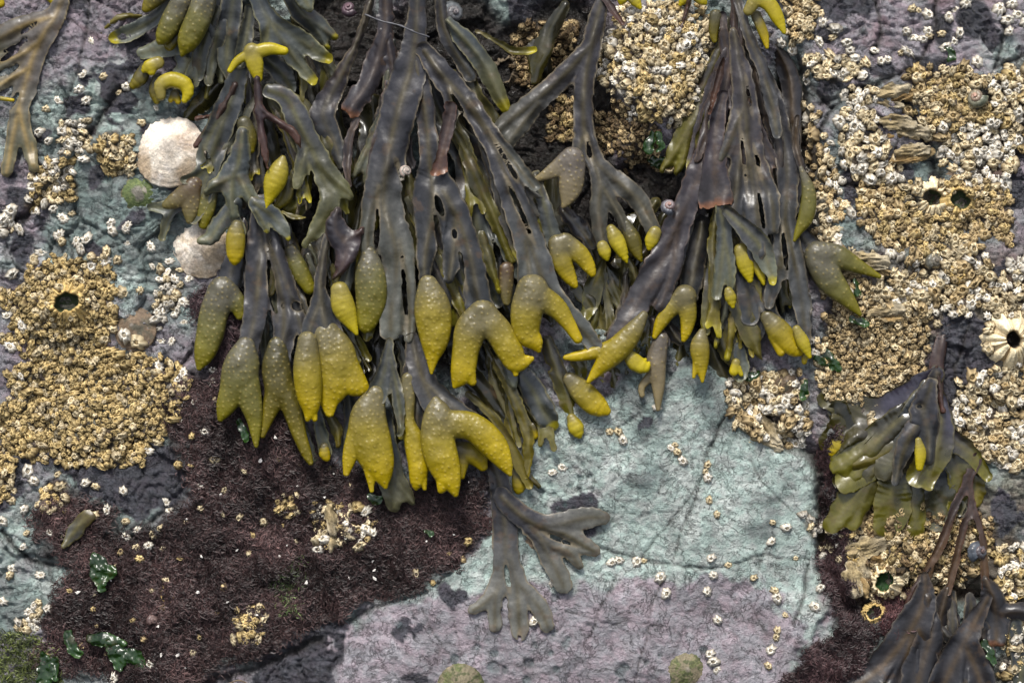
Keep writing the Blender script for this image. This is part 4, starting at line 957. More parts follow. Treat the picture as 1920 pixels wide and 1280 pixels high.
blade(P, [[(716, 780, 22), (724, 850, 30), (736, 910, 30), (738, 950, 12)], [(740, 900, 20), (764, 928, 14), (774, 942, 6)]], 'pale', (58, 48), ripple=6, tip=(128, 124, 92))
pod(P, [[(704, 742, 18), (690, 785, 34), (698, 835, 37), (712, 872, 26), (722, 910, 5)], [(676, 800, 22), (658, 850, 15), (650, 886, 6)], [(700, 860, 24), (696, 900, 8), (697, 918, 4)]], 'yel', 84, warts=1.1, flat=.55)
blade(P, [[(880, 700, 22), (918, 760, 30), (956, 820, 24), (980, 880, 14), (1010, 910, 6)]], 'dolive', (52, 44), mat=M_GLOSSY, tip=(104, 92, 22), spots=.3)
blade(P, [[(880, 740, 8), (924, 780, 10), (958, 836, 12), (976, 880, 12), (992, 908, 8)]], 'gold', (70, 54), rib=1, ripple=3)
blade(P, [[(934, 680, 14), (962, 740, 14), (986, 800, 14), (990, 852, 12), (984, 890, 8)]], 'gold', (72, 56), mat=M_GLOSSY, ripple=7, holes=[(950, 760, 10, 5, 60)])
blade(P, [[(946, 672, 12), (958, 704, 14), (962, 724, 8)]], 'pale', (84, 80), mat=M_GLOSSY)
blade(P, [[(968, 690, 14), (994, 724, 26), (1018, 770, 27), (1034, 796, 17)]], 'grey', (66, 50), mat=M_GLOSSY, ripple=8, yellow=.06)
blade(P, [[(985, 760, 14), (1010, 800, 18), (1030, 806, 10)]], 'pale', (38, 34), mat=M_GLOSSY)
pod(P, [[(975, 885, 16), (974, 908, 14), (972, 918, 8)]], 'yel', 40, warts=0); pod(P, [[(1000, 800, 10), (1002, 816, 8)]], 'yel', 36, warts=0)
blade(P, [[(1026, 640, 14), (1042, 690, 20), (1062, 740, 20), (1072, 780, 16)]], 'olive', (58, 42), ripple=4, mat=M_GLOSSY, top=(66, 66, 66), holes=[(1024, 690, 9, 7, 0)]); pod(P, [[(1072, 784, 9), (1080, 802, 15), (1086, 816, 6)]], 'lem', 46, warts=0)
pod(P, [[(1070, 712, 14), (1092, 735, 22), (1116, 758, 21), (1136, 770, 9)]], 'yel', 58, warts=.6)
blade(P, [[(1140, 760, 8), (1150, 780, 6), (1130, 788, 5)]], 'olive', (30, 30), rib=1); blade(P, [[(1082, 670, 16), (1090, 700, 14)]], 'olive', (36, 36), mat=M_GLOSSY)

WK[0] = 0.92
# small grey frond at the bottom
P = thing('seaweed', 'small dull grey forked frond with blunt pale lobes flat on lilac rock below the pods', 'seaweed', 935, 870, 20, BW)
blade(P, [[(922, 858, 15), (936, 900, 22), (944, 950, 24), (948, 1010, 26), (946, 1060, 24), (934, 1100, 20), (908, 1128, 13), (888, 1140, 11)], [(934, 1090, 15), (928, 1130, 15), (929, 1170, 14)], [(956, 1040, 15), (968, 1090, 22), (972, 1140, 21), (974, 1180, 18)], [(968, 1090, 18), (1000, 1120, 18), (1018, 1150, 18), (1026, 1170, 14)]],
      'dark', (14, 9), on_rock=True, rib=4, ripple=2.0, tip=(142, 142, 134), holes=[(952, 1080, 22, 5, 82), (974, 1194, 3, 10, 0)], k=7, yellow=.0, spots=.12)
blade(P, [[(942, 930, 20), (985, 970, 23), (1020, 985, 24), (1070, 975, 24), (1105, 968, 20), (1130, 968, 14)], [(1010, 985, 18), (1060, 1000, 20), (1095, 1022, 19), (1112, 1030, 13)], [(995, 985, 20), (1030, 1020, 20), (1064, 1030, 15), (1086, 1058, 10)], [(1015, 1010, 20), (1040, 1060, 22), (1056, 1096, 18)]],
      'dark', (20, 15), on_rock=True, rib=4, ripple=2.2, tip=(138, 138, 128), holes=[(1046, 1008, 20, 3, 22)], k=7, spots=.12)

WK[0] = 0.83
# slender blue-grey wrack right of the middle
P = thing('seaweed', 'slender blue-grey wrack with narrow forks, small yellow tips and one tan pod', 'seaweed', 1130, 0, 60, BW)
strands(P, [(1110, 470), (1120, 560), (1130, 640), (1140, 740)], 7, ['olive', 'dolive', 'gold'], (0, 40), 60, (6, 13), seed=26, mat=M_GLOSSY)
strands(P, [(1190, 440), (1200, 540), (1200, 640), (1190, 730)], 6, ['olive', 'dolive', 'dark'], (0, 40), 50, (6, 13), seed=27, mat=M_GLOSSY)
blade(P, [[(1136, -20, 9), (1118, 40, 20), (1106, 100, 22), (1096, 160, 22), (1094, 220, 22), (1100, 270, 24), (1124, 310, 20), (1160, 340, 22), (1200, 380, 22), (1224, 430, 18)], [(1106, 90, 20), (1060, 140, 24), (1004, 190, 24), (950, 232, 22), (916, 268, 18)], [(1010, 195, 18), (975, 240, 18), (950, 276, 14)], [(1108, 290, 18), (1124, 340, 18), (1122, 400, 21), (1132, 460, 15)], [(1130, 350, 14), (1160, 400, 14), (1176, 440, 12)], [(1094, 255, 18), (1080, 296, 20), (1070, 316, 20)]],
      'dark', (72, 66), rib=4, ripple=4, tip=(104, 104, 96), top=(66, 64, 72), holes=[(1104, 278, 18, 4, 80)])
pod(P, [[(1072, 300, 24), (1050, 314, 18), (1020, 330, 9), (1006, 336, 5)], [(1074, 310, 24), (1070, 350, 22), (1062, 376, 10), (1056, 386, 4)]], 'tan', 72, warts=1, flat=.45, label='tan forked receptacle')
blade(P, [[(1060, 10, 10), (1030, 60, 20), (1012, 110, 20), (1004, 150, 10)]], 'dolive', (30, 20), mat=M_GLOSSY)
blade(P, [[(1130, -10, 9), (1150, 22, 9), (1166, 44, 5)]], 'rust', (70, 74), rib=1)
pod(P, [[(1130, 462, 11), (1134, 472, 12), (1138, 484, 5)]], 'lem', 72, warts=0); pod(P, [[(1146, 430, 9), (1156, 450, 15), (1168, 474, 10), (1175, 490, 3)]], 'lem', 74, warts=0, flat=.75)
pod(P, [[(1174, 422, 10), (1186, 450, 16), (1196, 476, 9), (1202, 488, 3)]], 'dol', 60, warts=.4); pod(P, [[(1228, 436, 12), (1222, 450, 13), (1218, 464, 6)]], 'lem', 70, warts=0)
for s, c, hh in [([(1130, 490, 8), (1116, 530, 20), (1106, 570, 20), (1100, 592, 12)], 'olive', (44, 40)), ([(1136, 494, 8), (1160, 540, 24), (1164, 580, 12)], 'dolive', (30, 26)), ([(1160, 500, 18), (1200, 510, 24), (1196, 560, 18)], 'olive', (20, 20)),
                 ([(1080, 540, 14), (1110, 580, 16), (1100, 630, 20), (1112, 650, 10)], 'olive', (36, 34)), ([(1056, 396, 14), (1090, 430, 20), (1110, 460, 10)], 'dark', (30, 24))]:
    blade(P, [s], c, hh, mat=M_GLOSSY, ripple=8, rib=2)

# right hand wrack
P = thing('seaweed', 'dense purple-grey wrack between two barnacle crusts with one torn orange end', 'seaweed', 1370, 0, 50, BW)
strands(P, [(1380, 30), (1390, 150), (1420, 280), (1440, 420)], 9, ['dark', 'purple', 'black'], (34, 80), 62, (7, 15), seed=22)
strands(P, [(1370, 60), (1340, 180), (1310, 300), (1280, 420)], 6, ['purple', 'dark', 'olive'], (34, 70), 40, (7, 14), seed=23)
strands(P, [(1380, 380), (1380, 480), (1390, 580), (1400, 690)], 9, ['olive', 'grey', 'dark', 'gold'], (20, 60), 80, (7, 13), seed=24)
strands(P, [(1470, 380), (1480, 470), (1490, 560), (1500, 640)], 5, ['grey', 'dark'], (20, 44), 34, (7, 12), seed=25)
blade(P, [[(1440, 60, 16), (1480, 140, 22), (1486, 230, 20), (1490, 300, 12)]], 'black', (10, 20)); blade(P, [[(1490, 240, 12), (1484, 330, 26), (1470, 400, 28), (1460, 470, 20)]], 'dark', (16, 30))
blade(P, [[(1395, 90, 12), (1440, 160, 20), (1462, 240, 22), (1476, 330, 24), (1470, 420, 24), (1464, 500, 22)], [(1470, 410, 18), (1490, 500, 22), (1502, 570, 20), (1508, 630, 14)], [(1464, 480, 18), (1446, 540, 16), (1440, 570, 10)]], 'dark', (44, 66), ripple=5, tip=(96, 98, 98), holes=[(1470, 470, 40, 4, 84)])
blade(P, [[(1362, 40, 8), (1345, 110, 16), (1318, 170, 20), (1296, 230, 24), (1270, 276, 18), (1242, 318, 7)], [(1290, 250, 16), (1280, 300, 14), (1270, 320, 8)]], 'olive', (58, 50), top=(68, 66, 68), ripple=6)
blade(P, [[(1350, 90, 8), (1330, 90, 6), (1322, 80, 9)]], 'dark', (50, 54), rib=1)
blade(P, [[(1376, -20, 8), (1376, 60, 10), (1368, 130, 16), (1350, 200, 20), (1334, 260, 24), (1312, 320, 28), (1288, 380, 28), (1262, 440, 32), (1236, 500, 35), (1206, 550, 31), (1176, 600, 26), (1150, 640, 18)], [(1270, 430, 20), (1262, 500, 20), (1240, 570, 16)]],
      'purple', (62, 78), rib=3.5, rough=2.0, top=(70, 62, 70), spots=.08, tip=(74, 72, 76))
blade(P, [[(1356, 180, 10), (1342, 250, 20), (1340, 320, 28), (1342, 366, 38), (1344, 410, 38)]], 'purple', (76, 84), rib=3.5, ragged=(1348, 384, 84), rough=2.0, top=(70, 62, 70), tip=(74, 70, 72))
blade(P, [[(1300, 360, 14), (1280, 440, 20), (1256, 520, 20), (1240, 590, 14)]], 'dark', (40, 46), ripple=6, rough=2.0)
blade(P, [[(1250, 400, 12), (1216, 470, 18), (1180, 540, 20), (1150, 610, 12)]], 'dolive', (24, 20), mat=M_GLOSSY, ripple=7)
blade(P, [[(1230, 380, 12), (1200, 420, 16), (1160, 500, 18), (1130, 560, 12)]], 'olive', (6, 4), mat=M_GLOSSY, ripple=7)
blade(P, [[(1376, 60, 8), (1390, 140, 24), (1398, 210, 30), (1402, 280, 36), (1412, 350, 40), (1420, 410, 26), (1418, 470, 20)], [(1396, 200, 20), (1372, 260, 18), (1352, 300, 8)], [(1408, 300, 24), (1444, 370, 20), (1450, 430, 12)], [(1396, 260, 22), (1384, 330, 22), (1376, 400, 20), (1372, 440, 10)]], 'dark', (72, 84), rib=4, ripple=5, top=(70, 66, 72), holes=[(1420, 300, 22, 3, 78), (1395, 300, 50, 3, 84), (1428, 400, 40, 3, 82), (1404, 180, 30, 3, 80)])
blade(P, [[(1378, -20, 8), (1400, 60, 12), (1426, 120, 14), (1446, 190, 16), (1456, 250, 10)]], 'dark', (70, 78), ripple=6, rib=2)
blade(P, [[(1356, 110, 5), (1344, 160, 8), (1330, 210, 6)]], 'rust', (84, 86), rib=1)
blade(P, [[(1316, 420, 20), (1306, 480, 26), (1294, 540, 24), (1284, 566, 20)]], 'dark', (48, 58), top=(58, 58, 62))
pod(P, [[(1284, 556, 22), (1258, 580, 15), (1240, 604, 12), (1228, 630, 5)], [(1282, 560, 22), (1290, 592, 16), (1286, 622, 10), (1282, 636, 5)]], 'yel', 64, warts=.6, flat=.7)
pod(P, [[(1206, 592, 8), (1180, 630, 20), (1150, 662, 22), (1124, 690, 13), (1104, 714, 4)], [(1160, 648, 18), (1120, 660, 13), (1080, 668, 9), (1062, 670, 5)]], 'yel', 84, warts=.7, flat=.7)
blade(P, [[(1350, 392, 14), (1358, 440, 18), (1352, 500, 16), (1344, 552, 13)], [(1356, 440, 12), (1368, 500, 13), (1370, 540, 9)]], 'pale', (84, 74), rib=4, ripple=4)
blade(P, [[(1362, 398, 10), (1396, 430, 20), (1424, 460, 25), (1442, 500, 18), (1448, 526, 9)]], 'pale', (92, 80), rib=4, yellow=.1, top=(82, 84, 90))
pod(P, [[(1390, 470, 14), (1398, 496, 16), (1406, 524, 6)]], 'lem', 74, warts=0); pod(P, [[(1414, 490, 8), (1426, 514, 8), (1432, 532, 3)]], 'lem', 72, warts=0); pod(P, [[(1366, 546, 8), (1370, 558, 11), (1374, 574, 4)]], 'lem', 80, warts=0)
pod(P, [[(1440, 532, 6), (1436, 548, 4)]], 'yel', 50, warts=0)
blade(P, [[(1336, 480, 12), (1330, 560, 16), (1322, 620, 12)]], 'olive', (52, 56), top=(74, 74, 72))
pod(P, [[(1316, 624, 8), (1312, 650, 18), (1314, 676, 15), (1317, 714, 3)], [(1308, 668, 9), (1301, 706, 3)]], 'yel', 64, warts=.3)
blade(P, [[(1346, 540, 16), (1350, 600, 24), (1368, 660, 22), (1376, 680, 10)]], 'olive', (40, 44), tip=(84, 78, 28), top=(70, 70, 62))
blade(P, [[(1366, 540, 14), (1386, 580, 22), (1408, 626, 22), (1424, 664, 7), (1430, 674, 3)]], 'olive', (58, 58), tip=(124, 114, 34))
blade(P, [[(1392, 440, 18), (1398, 520, 24), (1406, 590, 24)], [(1396, 520, 18), (1430, 560, 18), (1450, 600, 16)]], 'dark', (50, 60), rib=3); blade(P, [[(1410, 570, 18), (1420, 620, 18), (1414, 640, 10)]], 'dark', (40, 40))
pod(P, [[(1440, 596, 14), (1462, 622, 22), (1486, 650, 17), (1500, 662, 5)], [(1452, 630, 12), (1464, 660, 8)]], 'yel', 60, warts=.3); pod(P, [[(1494, 618, 8), (1506, 642, 12), (1518, 668, 4)]], 'lem', 76, warts=0); pod(P, [[(1510, 660, 8), (1508, 678, 5)]], 'yel', 50, warts=0)
blade(P, [[(1384, 650, 12), (1388, 690, 20), (1386, 704, 14)]], 'pale', (44, 40)); pod(P, [[(1380, 680, 8), (1376, 696, 9)], [(1384, 690, 6), (1390, 702, 4)]], 'lem', 50, warts=0)
blade(P, [[(1330, 650, 12), (1350, 690, 20), (1368, 722, 14)], [(1344, 700, 14), (1346, 724, 10)]], 'dolive', (24, 18), yellow=.08); blade(P, [[(1276, 640, 10), (1272, 670, 18), (1266, 690, 12)]], 'olive', (24, 18), mat=M_GLOSSY)
blade(P, [[(1256, 612, 10), (1268, 632, 14), (1278, 642, 6)]], 'dark', (44, 44), mat=M_GLOSSY, ripple=8)
pod(P, [[(1176, 662, 10), (1192, 680, 16), (1208, 688, 11), (1216, 680, 3)], [(1204, 688, 9), (1214, 694, 3)], [(1200, 682, 9), (1210, 674, 3)]], 'lem', 74, warts=.1)
pod(P, [[(1240, 636, 14), (1230, 680, 19), (1234, 720, 13), (1234, 766, 4)], [(1224, 700, 10), (1204, 724, 7), (1204, 740, 5)]], 'tan', 56, warts=.4); blade(P, [[(1226, 600, 12), (1240, 640, 18)]], 'black', (50, 56))
blade(P, [[(1146, 690, 10), (1156, 730, 12), (1150, 752, 8)]], 'olive', (36, 30), mat=M_GLOSSY); blade(P, [[(1174, 690, 12), (1182, 730, 12), (1196, 756, 9)]], 'olive', (30, 24), mat=M_GLOSSY); pod(P, [[(1152, 700, 12), (1158, 740, 10)]], 'dol', 30, warts=0)
pod(P, [[(1342, 30, 12), (1338, 60, 9), (1340, 76, 5)]], 'dol', 60, warts=.2); pod(P, [[(1404, 20, 10), (1420, 0, 14), (1442, 8, 14), (1458, 34, 12), (1470, 60, 4)]], 'lem', 84, warts=.2); pod(P, [[(1418, 30, 10), (1432, 64, 9), (1438, 88, 4)]], 'yel', 66, warts=.2)
pod(P, [[(1502, 316, 4), (1516, 360, 13), (1512, 404, 15), (1498, 432, 8), (1490, 450, 3)]], 'oli', 76, warts=.6, flat=.7); blade(P, [[(1494, 220, 6), (1492, 270, 8), (1504, 320, 7)]], 'black', (50, 66), rib=1)
blade(P, [[(1486, 420, 14), (1508, 448, 20), (1532, 474, 22)]], 'dark', (50, 52)); pod(P, [[(1534, 478, 26), (1570, 482, 22), (1610, 500, 13), (1648, 518, 4)], [(1538, 490, 28), (1556, 524, 26), (1588, 560, 15), (1612, 588, 4)]], 'oli', 54, warts=.7, flat=.65, label='olive forked receptacle reaching over barnacles')
for x, y, x2, y2 in ((1184, -8, 1200, 14), (1170, -10, 1164, 6), (1290, -12, 1276, 8), (1310, -6, 1322, 6)):
    pod(P, [[(x, y, 12), ((x + x2) / 2, (y + y2) / 2, 10), (x2, y2, 4)]], 'lem', 60, warts=0)
blade(P, [[(1296, -16, 5), (1282, 40, 6), (1256, 84, 8), (1222, 106, 5)], [(1268, 60, 6), (1266, 100, 6), (1264, 112, 4)]], 'rust', (78, 66), rib=1, top=(78, 62, 64)); blade(P, [[(1216, 56, 6), (1228, 62, 7), (1232, 84, 4)]], 'black', (66, 66), rib=0)

# olive plant on the right
WK[0] = 0.95
P = thing('seaweed', 'glossy olive wrack with broad overlapping lobes below a bare brown stalk', 'seaweed', 1790, 590, 20, BW)
blade(P, [[(1792, 586, 11), (1768, 632, 12), (1756, 690, 15), (1750, 740, 20)]], 'rust', (30, 46), rib=1, rough=1)
blade(P, [[(1752, 700, 17), (1716, 744, 37), (1664, 784, 44), (1600, 792, 37), (1560, 830, 24)], [(1640, 790, 37), (1590, 760, 27), (1552, 748, 20)]], 'dolive', (48, 24), mat=M_GLOSSY, top=(74, 70, 88), ripple=7)
blade(P, [[(1570, 770, 20), (1584, 800, 24), (1600, 850, 29), (1580, 900, 20)]], 'dolive', (26, 14), mat=M_GLOSSY); pod(P, [[(1572, 816, 11), (1568, 834, 17), (1562, 846, 11)]], 'yel', 24, warts=0)
blade(P, [[(1690, 820, 29), (1640, 880, 37), (1600, 940, 34), (1562, 982, 18)], [(1630, 910, 22), (1600, 980, 15)]], 'olive', (44, 24), mat=M_GLOSSY, rib=4, top=(60, 56, 41)); blade(P, [[(1700, 820, 27), (1680, 890, 29), (1674, 950, 37), (1666, 980, 29)]], 'olive', (50, 28), mat=M_GLOSSY, rib=4, top=(62, 58, 44))
blade(P, [[(1740, 860, 32), (1750, 920, 37), (1760, 970, 29)], [(1756, 920, 27), (1790, 950, 20)]], 'grey', (34, 20), mat=M_GLOSSY, ripple=7, tip=(96, 94, 61)); blade(P, [[(1706, 880, 15), (1716, 930, 17), (1712, 956, 12)]], 'olive', (28, 22), mat=M_GLOSSY)
blade(P, [[(1730, 800, 17), (1660, 850, 24), (1620, 868, 17), (1606, 872, 12)]], 'gold', (58, 44), mat=M_GLOSSY, tip=(108, 98, 37)); blade(P, [[(1740, 730, 20), (1716, 790, 34), (1690, 850, 37), (1660, 880, 22)]], 'grey', (66, 52), mat=M_GLOSSY, ripple=7, tip=(96, 92, 68))
blade(P, [[(1746, 720, 12), (1732, 770, 27), (1740, 810, 22), (1740, 860, 12)]], 'dark', (76, 74), ripple=6, holes=[(1724, 762, 4, 3, 0)], rib=2); blade(P, [[(1752, 720, 11), (1764, 790, 24), (1752, 850, 32), (1722, 890, 24)], [(1760, 830, 22), (1740, 910, 11)]], 'olive', (64, 56), mat=M_GLOSSY, ripple=6, top=(80, 78, 98))
blade(P, [[(1760, 730, 7), (1762, 790, 17), (1780, 820, 22), (1820, 850, 17), (1852, 892, 10)]], 'olive', (56, 34), mat=M_GLOSSY, top=(80, 78, 100)); blade(P, [[(1800, 840, 17), (1830, 910, 20), (1832, 946, 10)]], 'gold', (30, 20), mat=M_GLOSSY)
blade(P, [[(1758, 690, 5), (1764, 740, 6), (1768, 770, 4)]], 'rust', (72, 74), rib=0); pod(P, [[(1722, 826, 6), (1726, 850, 11), (1724, 876, 7)]], 'lem', 86, warts=0)
blade(P, [[(1748, 720, 16), (1690, 800, 30), (1640, 860, 34), (1590, 900, 26)]], 'olive', (50, 34), mat=M_GLOSSY, rib=4, top=(66, 64, 46))
blade(P, [[(1760, 760, 16), (1790, 850, 24), (1800, 920, 22), (1790, 950, 14)]], 'olive', (40, 22), mat=M_GLOSSY, rib=4, top=(66, 64, 52))
blade(P, [[(1690, 780, 24), (1640, 830, 32), (1580, 870, 24)], [(1640, 830, 24), (1610, 890, 20)]], 'olive', (58, 40), mat=M_GLOSSY, rib=3, top=(66, 64, 52))
blade(P, [[(1720, 850, 18), (1710, 920, 26), (1718, 990, 20)]], 'olive', (40, 26), mat=M_GLOSSY, rib=3)
blade(P, [[(1756, 700, 10), (1740, 760, 20), (1700, 830, 18), (1680, 900, 8)]], 'dark', (72, 66), ripple=7)
# bare stalks, bottom right
P = thing('seaweed', 'dark leathery wrack on thin forked brown stalks over dark rock', 'seaweed', 1820, 860, 30, BW)
strands(P, [(1780, 1110), (1770, 1180), (1760, 1250), (1740, 1300)], 5, ['black', 'dark'], (12, 34), 80, (8, 16), seed=29)
blade(P, [[(1832, 858, 10), (1814, 900, 9), (1790, 950, 8), (1768, 1010, 8), (1748, 1050, 9), (1734, 1090, 10)], [(1816, 900, 7), (1822, 950, 7), (1806, 986, 7), (1792, 1050, 7), (1778, 1110, 6)], [(1822, 945, 6), (1840, 1000, 6), (1844, 1050, 6), (1848, 1100, 8)]], 'rust', (40, 36), rib=1, rough=1.2, top=(66, 56, 56), tip=(112, 84, 50))
blade(P, [[(1734, 1078, 8), (1732, 1120, 24), (1712, 1170, 34), (1680, 1220, 34), (1640, 1260, 26), (1590, 1300, 16)], [(1710, 1190, 28), (1700, 1240, 30), (1690, 1310, 34)], [(1722, 1180, 16), (1740, 1240, 20), (1742, 1310, 18)]], 'black', (44, 36), rib=3.5, ripple=5, spots=.14)
blade(P, [[(1776, 1104, 8), (1768, 1136, 22), (1762, 1166, 20), (1764, 1194, 10)]], 'black', (34, 30), ragged=(1764, 1204, 90), ripple=7); blade(P, [[(1848, 1086, 9), (1864, 1130, 26), (1870, 1180, 26), (1868, 1210, 14)], [(1880, 1150, 16), (1920, 1146, 18), (1970, 1150, 20)]], 'black', (42, 34), ragged=(1866, 1212, 100), ripple=7, tip=(72, 72, 76))
blade(P, [[(1842, 1180, 16), (1838, 1230, 30), (1810, 1290, 44), (1780, 1330, 40)]], 'black', (36, 28), rib=4, spots=.14); blade(P, [[(1760, 1190, 14), (1770, 1240, 22), (1760, 1300, 20)]], 'black', (24, 20), spots=.2); blade(P, [[(1900, 1170, 14), (1914, 1240, 18), (1910, 1300, 14)]], 'grey', (26, 20)); blade(P, [[(1748, 1060, 4), (1716, 1100, 6), (1696, 1150, 4)]], 'rust', (44, 40), rib=0)
blade(P, [[(1716, 1150, 20), (1680, 1210, 34), (1640, 1250, 30), (1600, 1275, 14)]], 'black', (30, 20), rib=4, spots=.14, ripple=6)
blade(P, [[(1740, 1120, 10), (1744, 1190, 26), (1726, 1260, 36), (1716, 1320, 34)]], 'black', (52, 44), rib=4, spots=.14, ripple=6)
blade(P, [[(1850, 1120, 10), (1820, 1180, 22), (1790, 1240, 32), (1760, 1310, 34)], [(1810, 1210, 24), (1836, 1270, 28), (1840, 1320, 26)]], 'black', (48, 38), rib=4, spots=.14, ripple=6)
# loose leaf on the turf, thread, small plant pieces
o = blade(None, [[(120, 1022, 5), (136, 1000, 14), (152, 980, 14), (164, 968, 13)]], 'olive', (16, 18), name='loose_frond', on_rock=True, top=(92, 94, 92), tip=(104, 92, 52))
tag(o, 'single loose olive leaf lying on the maroon turf', 'seaweed')
# ------------------------------------------------------------------ barnacles
def barnacle_shape(seed, star=False, seg=18, big=False):
    """ridged cone of wall plates round an opening; unit radius. Returns shell V, F, shade and the lid's V, F"""
    r = np.random.default_rng(seed)
    a = np.linspace(0, 2 * math.pi, seg, endpoint=False)
    lobes = r.integers(8, 11) if star else r.integers(6, 9)
    ph = r.random() * 6.28
    rid = 0.5 + 0.5 * np.cos(lobes * a + ph + 0.5 * np.sin(2 * a + r.random() * 6))
    jit = r.normal(0, 0.11, seg)
    amp = 0.34 if star else 0.14
    hgt = (0.42 if star else 0.78) * (0.85 + 0.3 * r.random())
    op = r.uniform(0.26, 0.38) if not star else r.uniform(0.34, 0.42)
    lean = r.normal(0, 0.08, 2)
    prof = [(1.0, -0.25, 1.0), (0.97, 0.06, 1.0), (0.80, 0.50, 0.7), (op + 0.16, 0.93, 0.45), (op + 0.03, 1.0, 0.5), (op - 0.07, 0.80, 0.25), (op - 0.12, 0.45, 0.1)]
    V, sh = [], []
    for q, (rad, z, k) in enumerate(prof):
        rr = rad * (1 - amp * k * (1 - rid)) * (1 + jit * k)
        zz = np.zeros(seg) + z * hgt * (1 + (0.22 * r.normal(0, 1, seg) if q in (3, 4) else 0)) + (0.05 * rid if q == 2 else 0)
        e_ = 1.18 if star else 1.12
        V.append(np.stack([rr * np.cos(a) * e_ + lean[0] * z, rr * np.sin(a) / e_ + lean[1] * z, zz], -1))
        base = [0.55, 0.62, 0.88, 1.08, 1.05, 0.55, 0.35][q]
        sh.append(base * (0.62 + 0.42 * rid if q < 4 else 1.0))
    n = len(prof)
    V = np.concatenate(V); sh = np.concatenate([np.broadcast_to(s_, (seg,)) for s_ in sh])
    i = np.arange(seg); j = (i + 1) % seg
    F = np.concatenate([np.stack([q * seg + i, q * seg + j, (q + 1) * seg + j, (q + 1) * seg + i], -1) for q in range(n - 1)])
    # lid: two pairs of plates meeting in a ridge with a slit
    w = op - 0.06; z0 = hgt * 0.55
    la = np.linspace(0, 2 * math.pi, 8, endpoint=False) + r.random() * 3
    LV = [np.stack([w * np.cos(la) * 1.1, w * np.sin(la) * 0.95, np.full(8, z0)], -1), np.stack([w * 0.45 * np.cos(la) * 1.2, w * 0.28 * np.sin(la), np.full(8, z0 + 0.20)], -1), np.stack([w * 0.40 * np.cos(la), w * 0.05 * np.sin(la), np.full(8, z0 + 0.10)], -1)]
    LV = np.concatenate(LV) + np.array([lean[0] * 0.6, lean[1] * 0.6, 0])
    i = np.arange(8); j = (i + 1) % 8
    LF = np.concatenate([np.stack([q * 8 + i, q * 8 + j, (q + 1) * 8 + j, (q + 1) * 8 + i], -1) for q in range(2)] + [np.array([[16, 17, 18, 19], [16, 19, 20, 23], [20, 21, 22, 23]])])
    ls = np.repeat([0.8, 1.1, 0.25], 8)
    return V, F, sh, LV, LF, ls

NPROTO = 10
PROTO = [barnacle_shape(200 + q, star=q >= 6) for q in range(NPROTO)]
TINTS = {'gold': ((132, 106, 64), (214, 190, 134)), 'tan': ((158, 132, 92), (234, 218, 180)), 'white': ((186, 172, 148), (244, 238, 224)), 'brown': ((120, 98, 66), (206, 182, 136)), 'dark': ((60, 50, 38), (130, 108, 76))}
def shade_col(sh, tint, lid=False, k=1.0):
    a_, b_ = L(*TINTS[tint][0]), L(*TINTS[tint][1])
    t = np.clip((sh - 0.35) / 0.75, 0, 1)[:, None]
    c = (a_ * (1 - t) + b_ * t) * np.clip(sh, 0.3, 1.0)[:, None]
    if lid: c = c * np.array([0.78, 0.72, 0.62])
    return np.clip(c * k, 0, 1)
PM = {}
def proto_mesh(q, tint):
    if (q, tint) not in PM:
        V, F, sh, LV, LF, ls = PROTO[q]
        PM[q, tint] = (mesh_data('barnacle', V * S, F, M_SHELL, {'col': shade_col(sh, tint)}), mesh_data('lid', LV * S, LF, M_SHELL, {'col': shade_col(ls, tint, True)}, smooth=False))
    return PM[q, tint]

def basis(n, ang):
    """rotation whose z follows the rock's normal, spun by ang, in the rock's own frame"""
    n = Vector(n).normalized(); t = Vector((1, 0, 0)); t = (t - n * t.dot(n)).normalized(); b = n.cross(t)
    c, s_ = math.cos(ang), math.sin(ang)
    return Matrix((tuple(t * c + b * s_), tuple(b * c - t * s_), tuple(n))).transposed()

def one_barnacle(x, y, r, q, tint, label, group, h=None, nrm=None, ang=None, squash=1.0):
    shell, lid = proto_mesh(q, tint)
    o = bpy.data.objects.new('barnacle', shell); COL.objects.link(o)
    hh = float(rockh(x, y)) + bigh(x, y) if h is None else h
    n = rock_normal(x, y) if nrm is None else nrm
    n = np.array([n[0] * 0.7, n[1] * 0.7, n[2]])
    R = ROT @ basis(n, random.random() * 6.28 if ang is None else ang)
    o.matrix_world = Matrix.LocRotScale(to_world(x, y, hh), R.to_quaternion(), Vector((r, r, r * squash)))
    tag(o, label, 'barnacle', group)
    l = bpy.data.objects.new('lid', lid); COL.objects.link(l); l.parent = o
    return o

def inside(poly, n, ragged=False):
    xs = [p[0] for p in poly]; ys = [p[1] for p in poly]
    x = rng.uniform(min(xs), max(xs), n * 12); y = rng.uniform(min(ys), max(ys), n * 12)
    d = poly_sd(x + 26 * fbm(x, y, 50, 3, 71), y + 26 * fbm(x, y, 50, 3, 72), poly)
    k = (d < 0) if not ragged else (d + 30 * rng.random(len(x)) ** 2 + 16 * fbm(x, y, 24, 2, 76) < 12)
    return x[k], y[k]
cell = {}
def free(x, y, r, tight):
    i0, j0 = int(x // 26), int(y // 26)
    for i in (i0 - 1, i0, i0 + 1):
        for j in (j0 - 1, j0, j0 + 1):
            for (a_, b_, c_) in cell.get((i, j), ()):
                if (a_ - x) ** 2 + (b_ - y) ** 2 < (tight * (r + c_)) ** 2: return False
    cell.setdefault((i0, j0), []).append((x, y, r)); return True
SOLO = []
BIGS = [(1745, 374, 36), (1890, 636, 46), (252, 615, 42), (315, 285, 62), (380, 465, 56), (262, 363, 34), (1835, 183, 22), (625, 1000, 14), (1690, 170, 22), (1685, 230, 26), (1700, 240, 26), (1710, 285, 24), (1628, 496, 22), (1632, 1030, 24)]
